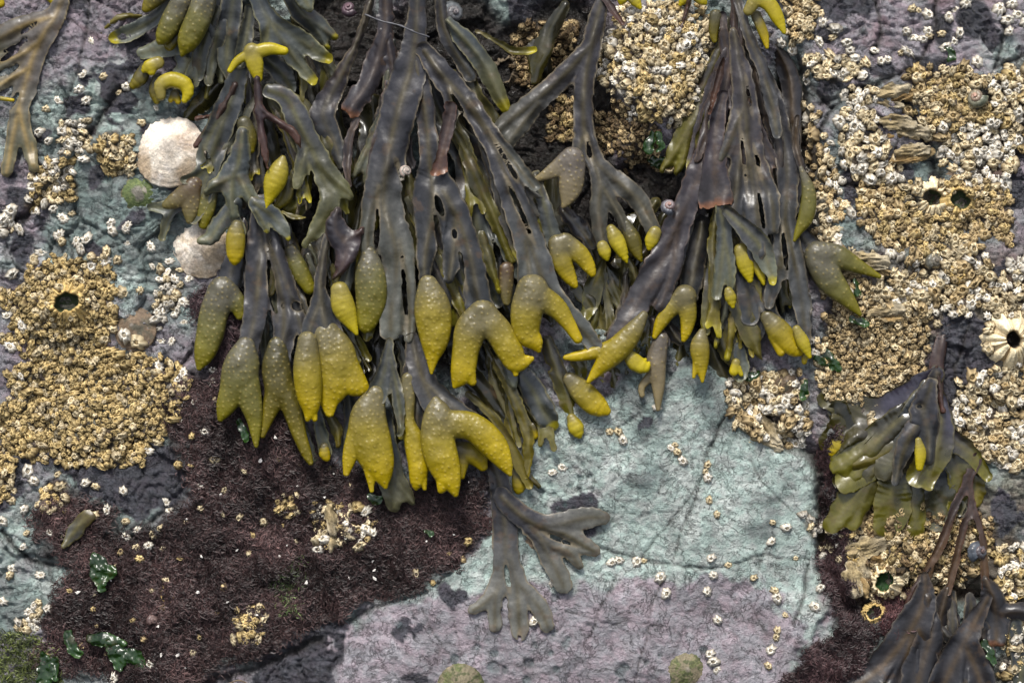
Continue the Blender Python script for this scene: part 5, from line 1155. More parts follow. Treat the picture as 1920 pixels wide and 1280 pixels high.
for b_ in BIGS: cell.setdefault((int(b_[0] // 26), int(b_[1] // 26)), [])
CRATERS = [(125, 568, 46, 0.62, 0.44), (1745, 374, 48, 0.66, 0.36), (1796, 378, 36, 0.6, 0.48), (1890, 636, 58, 0.6, 0.26), (1440, 792, 48, 0.55, 0.30), (1660, 1088, 34, 0.6, 0.5), (1640, 1150, 26, 0.5, 0.5), (672, 970, 25, 0.5, 0.66), (1912, 1132, 26, 0.5, 0.5)]
def clear_big(x, y):
    if any((x - a_) ** 2 + (y - b_) ** 2 < (R_ * (h_ + 0.16)) ** 2 for a_, b_, R_, g_, h_ in CRATERS): return False
    return all((x - a_) ** 2 + (y - b_) ** 2 > (c_ * 0.95) ** 2 for a_, b_, c_ in BIGS)
def bigh(x, y):
    for a_, b_, R_, g_, h_ in CRATERS:
        d = math.hypot(x - a_, y - b_) / R_
        if d < 1: return R_ * g_ * min(1.0, (1 - d) / (1 - h_ - 0.12)) * 0.8
    return 0.0
for lab, spots in ISO.items():
    for (x, y, r, st) in spots:
        free(x, y, r, 0.3); SOLO.append((x, y, r, 'white' if st or r > 8 else 'tan', st, lab))
CROWD = []
for name, poly, n, (r0, r1), tints, lab in REG:
    xs, ys = inside(poly, n, True)
    got = 0
    for x, y in zip(xs, ys):
        if got >= n: break
        r = r0 * 0.85 + (r1 * 1.12 - r0 * 0.85) * rng.random() ** 1.6
        if clear_big(x, y) and free(x, y, r, 0.62):
            CROWD.append((x, y, r, tints[rng.integers(len(tints))], 0, lab)); got += 1
# loose scatter over the right hand rock and the turf edge
for _ in range(420):
    x, y = rng.uniform(1490, 1925), rng.uniform(0, 900)
    if clear_big(x, y) and samp(sl, x, y) < 0.5 and fbm(np.array([x]), np.array([y]), 90, 3, 73)[0] > -0.02 and free(x, y, 8.5, 0.72):
        CROWD.append((x, y, rng.uniform(7, 11), ('tan', 'white')[rng.integers(2)], 0, 'scattered'))
for _ in range(240):      # half buried in the turf
    x, y = rng.uniform(60, 900), rng.uniform(720, 1270)
    if samp(turf, x, y) > 0.3 and fbm(np.array([x]), np.array([y]), 100, 3, 75)[0] > 0.08 and free(x, y, 9, 1.2):
        CROWD.append((x, y, rng.uniform(4.5, 8), ('tan', 'gold', 'brown')[rng.integers(3)], 0, 'scattered'))
for _ in range(120):      # paler, older shells round the crater
    x, y = rng.normal(125, 48), rng.normal(560, 44)
    if clear_big(x, y) and free(x, y, 7, 0.7): CROWD.append((x, y, rng.uniform(8, 12), 'white' if rng.random() < 0.5 else 'tan', 0, 'scattered'))
INDIV = 298
vis = sorted([c for c in CROWD if c[5] != 'scattered' and 12 < c[0] < 1908 and 12 < c[1] < 1268 and not (c[5].startswith('dark'))], key=lambda c: -c[2])
chosen = vis[:INDIV - len(SOLO)]
cset = set((c[0], c[1]) for c in chosen)
for (x, y, r, t, st, lab) in SOLO:
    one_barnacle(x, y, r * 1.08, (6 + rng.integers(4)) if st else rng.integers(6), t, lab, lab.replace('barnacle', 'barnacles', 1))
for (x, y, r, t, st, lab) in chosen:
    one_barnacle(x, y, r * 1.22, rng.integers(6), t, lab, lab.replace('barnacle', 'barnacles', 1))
rest = [c for c in CROWD if (c[0], c[1]) not in cset]
VV, FF, CC, off = [], [], [], 0
for (x, y, r, t, st, lab) in rest:
    q = int(rng.integers(NPROTO)) if r > 8 else int(rng.integers(6))
    V, F, sh, LV, LF, ls = PROTO[q]
    n = rock_normal(x, y) * np.array([0.7, 0.7, 1]) + np.array([rng.normal(0, 0.3), rng.normal(0, 0.3), 0])
    R = np.array(basis(n, rng.random() * 6.28))
    kk_ = rng.uniform(0.58, 1.18)
    hz = rng.uniform(0.75, 1.35); sx = rng.uniform(0.8, 1.25)
    zr = rockh(x, y) + rng.random() ** 2 * 6 + bigh(x, y)
    for A, B, s_, ld in ((V, F, sh, False), (LV, LF, ls, True)):
        W = (A * r * 1.2 * np.array([sx, 1 / sx, hz])) @ R.T
        c0 = zr
        VV.append(np.stack([(x - 960 + W[:, 0]) * S, (640 - y + W[:, 1]) * S, (c0 + W[:, 2]) * S], -1)); FF.append(B + off); off += len(A)
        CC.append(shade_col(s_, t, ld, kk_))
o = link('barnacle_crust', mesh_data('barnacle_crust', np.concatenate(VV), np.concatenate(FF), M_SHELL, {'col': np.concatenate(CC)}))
tag(o, 'crust of small crowded barnacles covering the rock', 'barnacles', kind='stuff')
# ------------------------------------------------------------------ limpets, snails, craters, flakes, turf, green weed, chips
def place(name, V, F, C, x, y, h, mat, label, cat, group=None, follow=0.6, ang=0.0, smooth=True):
    """V in rock units about its own base centre"""
    o = bpy.data.objects.new(name, mesh_data(name, V * S, F, mat, {'col': C}, smooth)); COL.objects.link(o)
    n = rock_normal(x, y); n = np.array([n[0] * follow, n[1] * follow, n[2]])
    o.matrix_world = Matrix.LocRotScale(to_world(x, y, h), (ROT @ basis(n, ang)).to_quaternion(), None)
    return tag(o, label, cat, group)

def rings(prof, seg, fn):
    """surface of revolution with fn(ring, radius, z, angles) -> x, y, z, shade"""
    a = np.linspace(0, 2 * math.pi, seg, endpoint=False)
    V, sh = [], []
    for q, (r, z) in enumerate(prof):
        X, Y, Z, s_ = fn(q, r, z, a); V.append(np.stack([X, Y, Z + 0 * a], -1)); sh.append(np.broadcast_to(s_, a.shape))
    i = np.arange(seg); j = (i + 1) % seg
    F = np.concatenate([np.stack([q * seg + i, q * seg + j, (q + 1) * seg + j, (q + 1) * seg + i], -1) for q in range(len(prof) - 1)])
    return np.concatenate(V), F, np.concatenate(sh)

def limpet(x, y, r, kind, label, aspect=1.0, ang=0.0, apex=(0.1, 0.12), hgt=0.42, ribs=26, sink=3, seed=1):
    prof = [(1.0, -0.05), (1.0, 0.0)] + [(t, 1 - t) for t in np.linspace(0.97, 0.0, 26)]
    def fn(q, t, z, a):
        rid = np.cos(ribs * a + 2.2 * fbm(3 * np.cos(a) + seed, 3 * np.sin(a), 1, 2, seed))
        nz_ = fbm(np.cos(a) * t * 3 + seed, np.sin(a) * t * 3, 1, 4, seed + 3)
        rr = r * t * (1 + 0.010 * rid * t + 0.03 * vn(2 * np.cos(a) + 9, 2 * np.sin(a) + seed, seed) * t)
        zz = r * hgt * (1 - t ** 1.45) + r * 0.007 * rid * min(1, t * 1.6) * (t > 0.05) + r * 0.03 * nz_ + r * 0.012 * math.sin(t * 46) * (0.4 + nz_)
        if q == 0: zz = np.full_like(a, -6.0)
        k = max(0, 1 - t)
        return rr * np.cos(a) * aspect + apex[0] * r * k, rr * np.sin(a) + apex[1] * r * k, zz, t + 0 * a
    V, F, sh = rings(prof, 96, fn)
    aa = np.arctan2(V[:, 1], V[:, 0])
    n1 = fbm(V[:, 0], V[:, 1], r * 0.5, 4, seed + 5); n2 = fbm(V[:, 0], V[:, 1], r * 0.16, 3, seed + 6)
    n3 = fbm(aa * 9, sh * 3, 1, 3, seed + 8)
    ring = 0.5 + 0.5 * np.sin(sh * 40 + 4 * n1)
    t = sh[:, None]
    def mix(a_, b_, m): m = np.clip(m, 0, 1)[:, None]; return a_ * (1 - m) + b_ * m
    if kind == 'white':
        c = mix(np.tile(L(222, 211, 194), (len(V), 1)), L(170, 146, 122), 0.2 + 0.9 * n1 + 0.5 * n3 * sh); c = mix(c, L(240, 234, 228), 0.5 * n2 + 0.3 * n3)
        c = mix(c, L(160, 138, 108), 0.75 * sstep(0.05, 0.4, fbm(V[:, 0], V[:, 1], r * 0.9, 4, seed + 9))); c = mix(c, L(178, 168, 156), sstep(0.35, 0.1, sh) * 0.8)
    elif kind == 'green':
        c = mix(np.tile(L(70, 84, 50), (len(V), 1)), L(98, 108, 66), 0.5 + n2); c = mix(c, L(112, 108, 98), sstep(0.45, 0.2, sh + 0.25 * n1)); c = mix(c, L(150, 144, 130), sstep(0.25, 0.5, n1) * (sh < 0.5)); c = mix(c, L(104, 98, 76), sstep(0.88, 0.97, sh))
    elif kind == 'brown':
        c = mix(np.tile(L(100, 84, 68), (len(V), 1)), L(128, 110, 88), 0.4 * ring + n2 * 0.6); c = mix(c, L(80, 76, 64), sstep(0.2, 0.6, n1)); c = mix(c, L(120, 112, 102), sstep(0.12, 0.04, sh))
    else:
        c = mix(np.tile(L(108, 100, 80), (len(V), 1)), L(88, 94, 56), sstep(-0.1, 0.35, n1 + 0.5 * n2)); c = mix(c, L(140, 128, 104), 0.9 * n3 * sh + 0.3 * ring * sh); c = mix(c, L(70, 74, 48), sstep(0.1, 0.4, n2))
        c = mix(c, L(126, 118, 104), sstep(0.2, 0.05, sh))
    return place('limpet', V, F, c, x, y, float(rockh(x, y)) - sink + 2, M_LIMPET, label, 'limpet', ang=ang)
limpet(322, 286, 66, 'white', 'large white ribbed limpet half under grey fronds, above the green limpet', aspect=1.02, ang=0.6, seed=11, hgt=0.56)
limpet(384, 464, 59, 'white', 'large cream limpet half hidden under a yellow pod, below the green limpet', aspect=1.0, ang=2.0, ribs=20, seed=12, hgt=0.6)
limpet(261, 364, 33, 'green', 'small bright green algae-covered limpet beside the white limpet', ang=0.4, seed=13, hgt=0.5)
limpet(253, 617, 43, 'brown', 'grey-brown ringed oval limpet carrying two barnacles', aspect=0.94, ang=0.35, apex=(0, 0.18), ribs=40, seed=14, hgt=0.35)
limpet(864, 1284, 44, 'olive', 'olive green limpet cut by the lower edge of the view', seed=15, hgt=0.45)
limpet(1284, 1254, 36, 'olive', 'round olive-tan limpet on lilac rock by a fine crack', seed=16, hgt=0.45)
limpet(1006, 1012, 24, 'brown', 'brown limpet behind the small grey forked frond', seed=17, hgt=0.4)
limpet(1472, 716, 25, 'brown', 'rusty brown limpet among barnacles beside green weed', seed=18, hgt=0.6, ribs=30)
limpet(1790, 330, 18, 'brown', 'small grey limpet on green rock among pale barnacles', seed=19)
hb = float(rockh(253, 617))
one_barnacle(236, 628, 15, 3, 'white', 'whitish barnacle growing on the brown limpet, nearer its edge', None, h=hb + 8)
one_barnacle(260, 640, 18, 1, 'tan', 'larger tan barnacle growing on the brown limpet near its rim', None, h=hb + 6)

def snail(x, y, r, ang, cols, label, name='snail', lean=0.5, h=6, turns=2.6):
    """a coiled shell: one tube winding down a cone"""
    nt, ns = 90, 16
    V, C = [], []
    for k in range(nt):
        u = k / (nt - 1); th = u * turns * 2 * math.pi
        R_ = r * 0.62 * u ** 1.25; tr = r * (0.06 + 0.50 * u ** 1.25); zc = r * 1.05 * (1 - u ** 1.1)
        a = np.linspace(0, 2 * math.pi, ns, endpoint=False)
        tr2 = tr * (1 + 0.05 * math.sin(k * 1.7))
        V.append(np.stack([(R_ + tr2 * np.cos(a)) * math.cos(th), (R_ + tr2 * np.cos(a)) * math.sin(th), zc + tr2 * 0.95 * np.sin(a)], -1))
        band = 0.5 + 0.5 * np.cos(a * 4)
        w = (1 - u) ** 1.5
        C.append(np.clip((L(*cols[0]) * (1 - band[:, None]) + L(*cols[1]) * band[:, None]) * (1 - w) + L(*cols[2]) * w, 0, 1))
    i = np.arange(ns); j = (i + 1) % ns
    F = np.concatenate([np.stack([q * ns + i, q * ns + j, (q + 1) * ns + j, (q + 1) * ns + i], -1) for q in range(nt - 1)] + [np.array([[(nt - 1) * ns + q, (nt - 1) * ns + q + 1, (nt - 1) * ns + (ns - 2 - q), (nt - 1) * ns + (ns - 1 - q)] for q in range(ns // 2 - 1)])])
    V = np.concatenate(V)
    # lean the spire over
    c, s_ = math.cos(lean), math.sin(lean)
    V = np.stack([V[:, 0] * c + V[:, 2] * s_, V[:, 1], -V[:, 0] * s_ + V[:, 2] * c], -1)
    kk = 1 - h * S / DIST
    return place(name, V, F, np.concatenate(C), 960 + (x - 960) * kk, 640 + (y - 640) * kk, h, M_SNAIL, label, 'snail', follow=0.2, ang=ang)
snail(760, 322, 12, 0.6, ((150, 130, 120), (96, 104, 96), (196, 176, 166)), 'tiny pinkish snail sitting on a frond of the middle wrack', h=106)
snail(1254, 388, 15, 1.4, ((50, 54, 62), (96, 98, 104), (176, 132, 116)), 'small dark striped snail with a pink tip between two wracks', h=84)
snail(846, 26, 24, 0.5, ((48, 54, 56), (92, 96, 98), (128, 118, 118)), 'grey ridged snail tucked between fronds at the upper edge', h=34)
snail(1832, 184, 19, 2.6, ((74, 80, 66), (112, 112, 92), (196, 150, 132)), 'striped grey-green snail with a pink tip among cream barnacles', h=float(rockh(1832, 184)) + 8)
snail(1832, 1034, 20, 0.4, ((44, 50, 58), (86, 92, 100), (110, 86, 78)), 'dark blue-grey striped snail beside a thin brown stalk', h=float(rockh(1832, 1034)) + 8)
snail(1750, 490, 16, 0.4, ((70, 70, 62), (100, 96, 84), (120, 110, 96)), 'dull grey snail in the wet gap beside a flaky shell', h=float(rockh(1750, 490)) + 6)
snail(286, 1162, 11, 0.4, ((74, 56, 54), (104, 84, 78), (120, 100, 94)), 'tiny brown snail in the middle of the maroon turf', h=float(rockh(286, 1162)) + 8)
snail(655, 18, 15, 2.0, ((48, 40, 46), (82, 62, 70), (110, 80, 88)), 'dark purple snail in the shade at the upper edge', h=6)

def crater(x, y, R, hgt, hole, cols, label, seed, ang=0.0, gape=0.0, inner=(56, 66, 40), name='large_barnacle'):
    """a big old barnacle: ragged ribbed volcano with an open mouth"""
    seg = 72
    prof = [(1.0, -0.3), (1.0, 0.0), (0.92, 0.18), (0.82, 0.38), (0.72, 0.58), (0.62, 0.78), (hole + 0.14, 0.92), (hole + 0.05, 1.0), (hole, 0.95), (hole - 0.03, 0.7), (hole - 0.04, 0.4), (hole * 0.7, 0.12), (0.02, 0.05)]
    nb = len(prof)
    def fn(q, t, z, a):
        ca, sa = np.cos(a), np.sin(a)
        rib = fbm(a * 7 * 0 + ca * 4.5 + seed, sa * 4.5, 1, 4, seed, 0.7); fine_ = vn(ca * 14 + seed, sa * 14 + 3, seed + 2)
        plate = np.abs(((a / (2 * math.pi) * 6 + 0.2 * rib) % 1) - 0.5) * 2
        out = q < 8
        rr = R * t * (1 + (0.22 * rib + 0.08 * fine_) * (0.6 if out else 0.25) * (1 if q < 6 else 0.5))
        zz = R * hgt * z * (1 + (0.35 * rib + 0.12 * fine_ if 2 <= q <= 8 else 0)) + (R * 0.05 * fine_ if 1 <= q <= 7 else 0)
        if q >= 6 and q < 12: rr = rr * (1 + 0.16 * np.cos(2 * a + seed) + 0.22 * fbm(ca * 2 + seed, sa * 2, 1, 2, seed + 7))
        if 6 <= q <= 8: zz = zz + R * hgt * 0.22 * (0.5 - plate) + R * hgt * gape * np.cos(a - ang)
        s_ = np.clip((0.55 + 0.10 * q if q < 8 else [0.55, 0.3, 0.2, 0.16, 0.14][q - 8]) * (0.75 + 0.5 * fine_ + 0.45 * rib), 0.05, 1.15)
        return rr * ca, rr * sa, zz, s_
    V, F, sh = rings(prof, seg, fn)
    a_, b_ = L(*cols[0]), L(*cols[1])
    t = np.clip(sh, 0, 1)[:, None]
    c = a_ * (1 - t) + b_ * t
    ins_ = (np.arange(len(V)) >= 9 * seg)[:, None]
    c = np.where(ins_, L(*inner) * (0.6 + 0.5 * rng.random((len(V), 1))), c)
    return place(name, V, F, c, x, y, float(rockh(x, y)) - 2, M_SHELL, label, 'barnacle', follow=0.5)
CRM, GLD = ((150, 118, 70), (238, 222, 184)), ((120, 96, 56), (206, 178, 116))
crater(125, 568, 46, 0.62, 0.44, GLD, 'large open crater barnacle with dark green hollow in the golden crust', 301)
crater(1745, 374, 48, 0.66, 0.36, CRM, 'cream crater barnacle with a round dark hollow, tallest on grey-green rock', 302, gape=0.1)
crater(1796, 378, 36, 0.6, 0.48, GLD, 'broken golden crater barnacle beside the cream one with a round hollow', 303, gape=0.3, ang=1.5)
crater(1890, 636, 58, 0.6, 0.26, CRM, 'largest ribbed white barnacle shell with a small dark hole', 304, gape=0.15, inner=(30, 26, 20))
crater(1440, 792, 48, 0.55, 0.30, CRM, 'ribbed cream barnacle with torn mouth at the corner of the green slab', 305, gape=0.4, ang=4.0)
crater(1660, 1088, 34, 0.6, 0.50, CRM, 'open barnacle with green weed in its hollow below the flaky shells', 306, inner=(30, 60, 22))
crater(1640, 1150, 26, 0.5, 0.5, GLD, 'dull broken crater barnacle in the dark gap by red turf', 307, gape=0.3)
crater(1600, 1040, 20, 0.6, 0.4, GLD, 'small brown crater barnacle beside the flaky shell slab', 308)
crater(672, 970, 25, 0.5, 0.66, CRM, 'open empty barnacle ring with brown inside on the maroon turf', 309, inner=(84, 60, 34))
crater(625, 1008, 22, 0.5, 0.55, CRM, 'smaller broken barnacle ring next to pale shell scraps on the turf', 310, inner=(70, 58, 34))
crater(316, 1112, 22, 0.4, 0.6, GLD, 'sunken greenish crater barnacle in the middle of the maroon turf', 311, inner=(74, 74, 30))
crater(945, 128, 34, 0.4, 0.55, ((50, 42, 34), (104, 92, 74)), 'dark open crater barnacle in shade beside the yellow tipped leaf', 312, inner=(20, 17, 15))
crater(1912, 1132, 26, 0.5, 0.5, GLD, 'golden crater barnacle at the edge behind dark leathery fronds', 313, inner=(34, 50, 24))
crater(1555, 460, 18, 0.6, 0.4, CRM, 'small cream crater barnacle above the two-armed olive pod', 314)
crater(1790, 512, 22, 0.6, 0.4, GLD, 'small golden crater barnacle above the bare stalk', 315)
crater(1255, 305, 20, 0.5, 0.5, CRM, 'half hidden open barnacle below the green weed tuft', 316, inner=(80, 70, 44))

# old barnacle shells split into flaky layers
def flaky(x, y, slabs, label, h0=2):
    P = thing('broken_barnacle', label, 'barnacle', x, y, float(rockh(x, y)))
    for n_, (dx, dy, l, w, ang, hh, pl) in enumerate(slabs):
        c, s_ = math.cos(math.radians(ang)), math.sin(math.radians(ang))
        st = [[(x + dx - c * l / 2, y + dy - s_ * l / 2, w * 0.6), (x + dx, y + dy, w), (x + dx + c * l / 2, y + dy + s_ * l / 2, w * 0.7)]]
        z0 = float(rockh(x, y)) + h0 + hh
        blade(P, st, pl, (z0, z0 + 3), name='shell_plate', mat=M_SHELL, dome=5, ripple=3, rough=4.0, rib=0, thick=7, step=2.0, ridges=(ang, 4.5, 6.0), wave=30)
flaky(1685, 170, [(-10, 0, 44, 14, -15, 10, 'shell'), (14, 8, 50, 12, -20, 4, 'shelldark'), (-20, 20, 40, 10, 5, 2, 'shell')], 'flaky layered barnacle shell just above the two others in its row')
flaky(1690, 236, [(-8, -8, 60, 14, 8, 16, 'shell'), (10, 4, 70, 12, 14, 8, 'shell'), (-14, 14, 56, 12, -14, 4, 'shelldark'), (26, 20, 40, 8, -20, 10, 'shell')], 'largest flaky layered barnacle shell, middle of three beside the striped snail')
flaky(1710, 285, [(0, -4, 56, 12, -8, 10, 'shell'), (8, 8, 60, 10, -14, 4, 'shelldark'), (-10, 16, 50, 8, -4, 2, 'shelldark')], 'tan flaky barnacle shell, lowest of the three in its row')
flaky(1628, 496, [(0, -8, 60, 16, 6, 14, 'shell'), (14, 8, 50, 12, 20, 6, 'shelldark'), (-18, 10, 40, 10, -10, 4, 'shell')], 'flaky cream shell touching the olive forked pod')
flaky(1702, 556, [(0, -6, 60, 14, -50, 10, 'shell'), (18, 6, 54, 12, -40, 6, 'shelldark'), (-20, 14, 44, 10, -60, 4, 'shell')], 'pointed flaky shell above the dense brown barnacle sheet')
flaky(1660, 584, [(0, 0, 56, 14, -8, 8, 'shell'), (8, 12, 44, 10, 0, 3, 'shelldark')], 'flat pale shell slab lying above the brown barnacle sheet')
flaky(1632, 1030, [(0, -8, 70, 20, -20, 8, 'shell'), (-18, 26, 50, 18, 70, 4, 'shell'), (24, 20, 44, 14, 10, 2, 'shelldark')], 'broken cream shell slab under the broad olive lobes')
flaky(1600, 1086, [(0, 0, 46, 18, 80, 6, 'shell'), (14, 6, 40, 12, 60, 2, 'shelldark')], 'upright tan shell piece beside red turf in the gap')
flaky(640, 985, [(-20, -10, 44, 12, 80, 6, 'shell'), (-2, 8, 50, 9, 35, 4, 'shell'), (-16, 32, 36, 10, 100, 2, 'shell')], 'ragged pale shell scraps on maroon turf under the forked pods')
flaky(1430, 824, [(0, 0, 60, 18, 20, 2, 'shell'), (14, -14, 40, 12, 60, 4, 'shell')], 'ribbed grey-cream shell skirt at the corner of the green slab')
flaky(1808, 480, [(0, 0, 50, 12, -60, 6, 'shelldark'), (-14, 8, 44, 10, -70, 3, 'shell')], 'brown splintered shell above the bare stalk and flaky slabs')

# turf: thousands of short curled filaments
def turf_patch(name, mask_pts, n, cols, label, ln=(6, 14), wd=0.85, cat='algae', gate=None):
    X = []; 
    for poly in mask_pts:
        xs, ys = inside(poly, 4000); X.append(np.stack([xs, ys], -1))
    X = np.concatenate(X)
    keep_ = samp(tsoft, X[:, 0], X[:, 1]) > 0.04 + 0.75 * rng.random(len(X)) if gate is None else gate(X[:, 0], X[:, 1])
    X = X[keep_]
    c0 = X[rng.integers(len(X), size=n // 9)]
    ctr = np.repeat(c0, 9, 0); m = len(ctr)
    px = ctr + rng.normal(0, 5, (m, 2))
    lump = np.clip(1.0 + 1.1 * fbm(ctr[:, 0], ctr[:, 1], 60, 3, 91), 0.45, 1.7)
    th = np.repeat(rng.uniform(0, 6.28, len(c0)), 9) + rng.normal(0, 0.9, m)
    l = rng.uniform(*ln, m); bend = rng.normal(0, 0.9, m); up = rng.uniform(0.15, 0.75, m)
    z0 = rockh(px[:, 0], px[:, 1]) - 1 + np.repeat(rng.uniform(0, 7, len(c0)), 9)
    w = wd * rng.uniform(0.6, 1.3, m)
    V = np.zeros((m, 5, 2, 3)); col_ = np.zeros((m, 5, 2, 3))
    x, y, z = px[:, 0].copy(), px[:, 1].copy(), z0.copy()
    base = L(*cols[0]) + (L(*cols[1]) - L(*cols[0])) * (rng.random((m, 1)) ** 1.6)
    base = base * lump[:, None] * (0.6 + 0.8 * np.repeat(rng.random(len(c0)), 9)[:, None])
    t = th.copy()
    for k in range(5):
        nx_n, ny_n = -np.sin(t), np.cos(t)
        ww = w * (1 - 0.18 * k)
        for s_i, sg in ((0, -1), (1, 1)):
            V[:, k, s_i] = np.stack([(x + sg * ww * nx_n - 960) * S, (640 - y - sg * ww * ny_n) * S, (z + sg * 0.5 * ww) * S], -1)
            col_[:, k, s_i] = base * (0.8 + 0.12 * k)
        d = l / 4
        x, y, z = x + np.cos(t) * d, y + np.sin(t) * d, z + d * up * (1 - 0.55 * k)
        t = t + bend * 0.45
    b = np.arange(m)[:, None] * 10
    q = np.array([[k * 2, k * 2 + 1, k * 2 + 3, k * 2 + 2] for k in range(4)])
    F = (b[:, :, None] + q[None]).reshape(-1, 4)
    o = link(name, mesh_data(name, V.reshape(-1, 3), F, M_TURF, {'col': col_.reshape(-1, 3)}))
    tag(o, label, cat, kind='stuff')
turf_patch('red_turf', TURF[:1], 80000, ((38, 28, 28), (82, 62, 60)), 'wide mat of short wine-brown turf algae on the lower rock')
turf_patch('red_turf', TURF[1:2], 9000, ((36, 27, 30), (76, 58, 60)), 'tuft of wine-brown turf behind the warty pods')
turf_patch('red_turf', TURF[2:3], 22000, ((38, 26, 28), (74, 54, 54)), 'strip of dark red turf in the gap beside the green slab')
turf_patch('red_turf', TURF[3:4], 6000, ((40, 24, 26), (76, 50, 50)), 'patch of dark red turf below the flaky shells')
turf_patch('green_fuzz', [[(-30, 1190), (60, 1180), (110, 1210), (120, 1300), (-30, 1300)]], 2600, ((34, 40, 22), (88, 96, 46)), 'soft yellow-green algal fuzz at the lower corner of the turf', gate=lambda x, y: x > -1e9)
turf_patch('green_fuzz', [[(540, 1050), (570, 1040), (560, 1140), (510, 1150), (500, 1100)]], 700, ((44, 56, 30), (104, 124, 70)), 'thin green filaments mixed in the maroon turf', gate=lambda x, y: x > -1e9)

# glossy green sea lettuce
def lettuce(lobes, label, h=8):
    x, y = lobes[0][0][:2]
    P = thing('sea_lettuce', label, 'seaweed', x, y, float(rockh(x, y)))
    for n_, s in enumerate(lobes):
        z = float(rockh(*s[0][:2])) + h + 3 * n_
        blade(P, [s], 'green', (z, z + 4), name='leaf', mat=M_LETTUCE, ripple=4.5, rib=0, rough=3.4, wave=13, dome=0.5, step=2.0, thick=0.8)
lettuce([[(174, 1040, 4), (186, 1070, 20), (190, 1100, 8)], [(186, 1062, 10), (206, 1072, 12)]], 'dark glossy green leaf at the centre of the maroon turf', 16)
lettuce([[(168, 1196, 10), (200, 1200, 14), (228, 1206, 10)], [(204, 1206, 10), (220, 1230, 18), (222, 1248, 10)], [(226, 1222, 12), (252, 1230, 14), (266, 1244, 8)]], 'big glossy dark green leaf with ripples at the bottom of the turf', 16)
lettuce([[(130, 1190, 9), (136, 1215, 12), (150, 1224, 9)]], 'small curled green leaf between two larger ones at the bottom', 14)
lettuce([[(80, 1226, 8), (84, 1256, 16), (78, 1290, 14)], [(100, 1240, 8), (104, 1270, 8)]], 'ruffled bright green leaf at the lower edge near yellow-green fuzz', 14)
lettuce([[(1222, 254, 5), (1216, 270, 9), (1214, 284, 4)], [(1234, 250, 4), (1238, 272, 8), (1232, 284, 4)]], 'small bright green leaves under the bulging rock, upper tuft', 14)
lettuce([[(1216, 296, 6), (1230, 304, 10), (1244, 302, 6)], [(1224, 310, 5), (1240, 312, 5)]], 'curled bright green leaf just below the upper green tuft', 14)
lettuce([[(1548, 664, 6), (1560, 676, 10), (1572, 690, 6)], [(1528, 672, 4), (1544, 680, 6), (1560, 688, 4)]], 'green leaf scrap beside the yellow tips of the right wrack', 14)
lettuce([[(1510, 716, 5), (1508, 736, 8), (1500, 746, 5)]], 'small green leaf beside the rusty brown limpet', 16)
lettuce([[(1396, 700, 6), (1408, 706, 8), (1420, 702, 5)]], 'dark green leaf in the barnacle clump at the slab corner', 16)
lettuce([[(1604, 526, 6), (1608, 540, 10), (1606, 552, 6)]], 'dark green leaf between the two arms of the olive pod', 10)
lettuce([[(1600, 596, 5), (1614, 604, 8), (1626, 606, 5)]], 'yellow-green scrap at the tip of the olive pod', 12)
lettuce([[(1775, 92, 4), (1786, 100, 7), (1778, 112, 5)]], 'tiny green leaf in a crack at the upper right', 8)
lettuce([[(696, 928, 5), (704, 936, 7), (712, 934, 4)]], 'green scrap beside the pale hanging leaf over the turf', 14)
lettuce([[(1846, 1206, 4), (1856, 1222, 7), (1862, 1240, 5)]], 'small green leaf on the torn dark frond', 40)
lettuce([[(448, 790, 4), (456, 806, 8), (460, 824, 5)]], 'small blue-green leaf in the turf under forked pods', 14)
lettuce([[(800, 992, 4), (808, 1000, 8)]], 'tiny dark green leaf on the turf near the green slab', 14)

# a dried thread across the middle wrack
def tube(name, pts, r, col_, mat, label, cat):
    R_ = resample([(p[0], p[1], r) for p in pts], 6.0); n = len(R_)
    hz = np.interp(np.linspace(0, 1, n), np.linspace(0, 1, len(pts)), [p[2] for p in pts])
    a = np.linspace(0, 2 * math.pi, 8, endpoint=False)
    d = np.gradient(R_[:, :2], axis=0); d /= np.linalg.norm(d, axis=1, keepdims=True)
    rr = r * (1 + 0.35 * np.sin(np.arange(n) * 1.9))[:, None]
    V = np.stack([R_[:, 0:1] - d[:, 1:2] * rr * np.cos(a) - R_[0, 0], -(R_[:, 1:2] + d[:, 0:1] * rr * np.cos(a)) + R_[0, 1], hz[:, None] - hz[0] + rr * np.sin(a)], -1).reshape(-1, 3) * S
    i = np.arange(8); j = (i + 1) % 8
    F = np.concatenate([np.stack([q * 8 + i, q * 8 + j, (q + 1) * 8 + j, (q + 1) * 8 + i], -1) for q in range(n - 1)])
    o = link(name, mesh_data(name, V, F, mat, {'col': np.tile(L(*col_), (len(V), 1))}), None, to_world(R_[0, 0], R_[0, 1], hz[0]))
    tag(o, label, cat)
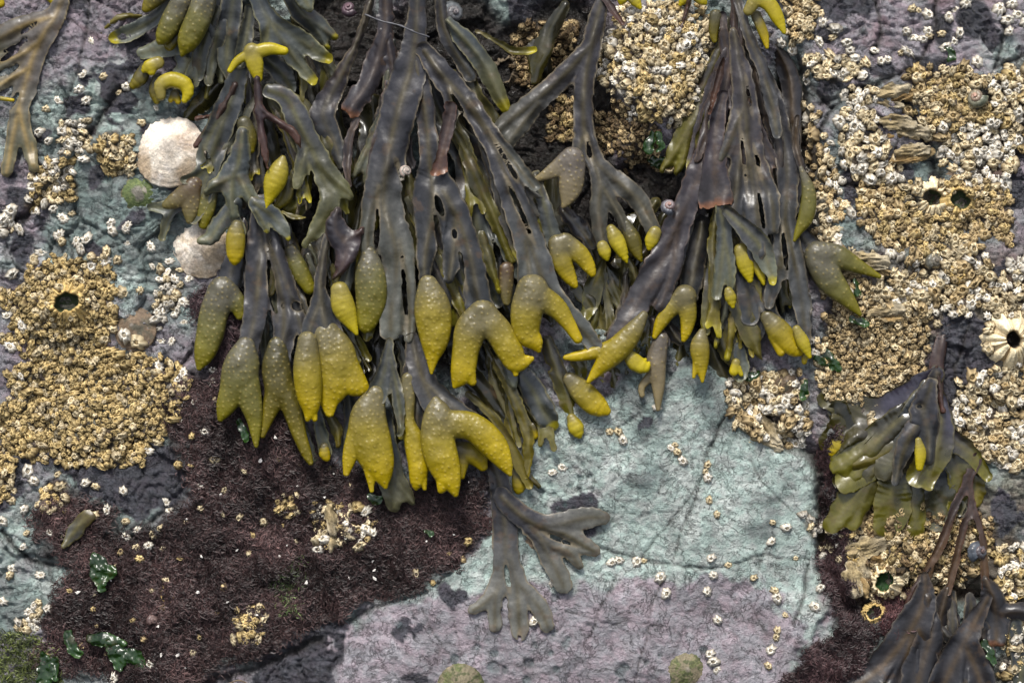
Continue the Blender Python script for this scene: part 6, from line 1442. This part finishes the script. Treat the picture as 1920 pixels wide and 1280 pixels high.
tube('dried_thread', [(688, 36, 84), (720, 50, 96), (752, 58, 100), (782, 72, 112), (808, 80, 104)], 1.6, (70, 70, 74), M_FROND, 'thin twisted grey thread strung across the tops of the middle wrack', 'thread')
tube('dried_twig', [(380, 1290, 24), (420, 1282, 26), (450, 1272, 26), (476, 1284, 22)], 1.3, (96, 80, 56), M_FROND, 'thin tan dry twig lying at the bottom of the maroon turf', 'twig')

# white shell chips caught in the turf
def chip_mesh(seed):
    r_ = np.random.default_rng(seed); n = 7
    a = np.sort(r_.uniform(0, 6.28, n)); rad = r_.uniform(0.6, 1.2, n)
    T_ = np.stack([rad * np.cos(a) * 1.3, rad * np.sin(a) * 0.8, 0.35 + 0.12 * r_.normal(0, 1, n)], -1); B_ = T_ * np.array([1.05, 1.05, 0]) 
    V = np.concatenate([T_, B_, [[0, 0, 0.5]]])
    i = np.arange(n); j = (i + 1) % n
    F = np.concatenate([np.stack([n + i, n + j, j], -1), np.stack([n + i, j, i], -1), np.stack([i, j, np.full(n, 2 * n)], -1)])
    return mesh_data('shell_chip', V * S, F, M_SHELL, {'col': np.tile(L(226, 220, 212), (len(V), 1))}, smooth=False)
CH = [chip_mesh(900 + q) for q in range(5)]
CHIPS = [(482, 1150), (627, 886), (352, 972), (380, 1042), (446, 1030), (540, 1020), (525, 1042), (700, 1050), (704, 1066), (703, 1080), (150, 1108), (374, 1108), (300, 1170), (338, 1222), (430, 1126), (520, 950), (560, 910), (610, 930), (760, 920), (880, 900), (852, 1000), (800, 1012), (575, 1090), (350, 1250), (306, 1224), (416, 925), (490, 862), (520, 818), (656, 1080), (210, 1085)]
for k, (x, y) in enumerate(CHIPS):
    o = bpy.data.objects.new('shell_chip', CH[k % 5]); COL.objects.link(o)
    s_ = 2.4 + 2.6 * rng.random() ** 2
    o.matrix_world = Matrix.LocRotScale(to_world(x, y, float(rockh(x, y)) + 8), (ROT @ Matrix.Rotation(rng.random() * 6.28, 3, 'Z')).to_quaternion(), Vector((s_, s_, s_)))
    tag(o, 'tiny white shell chip caught in the maroon turf', 'shell chip', 'white chips in the turf')
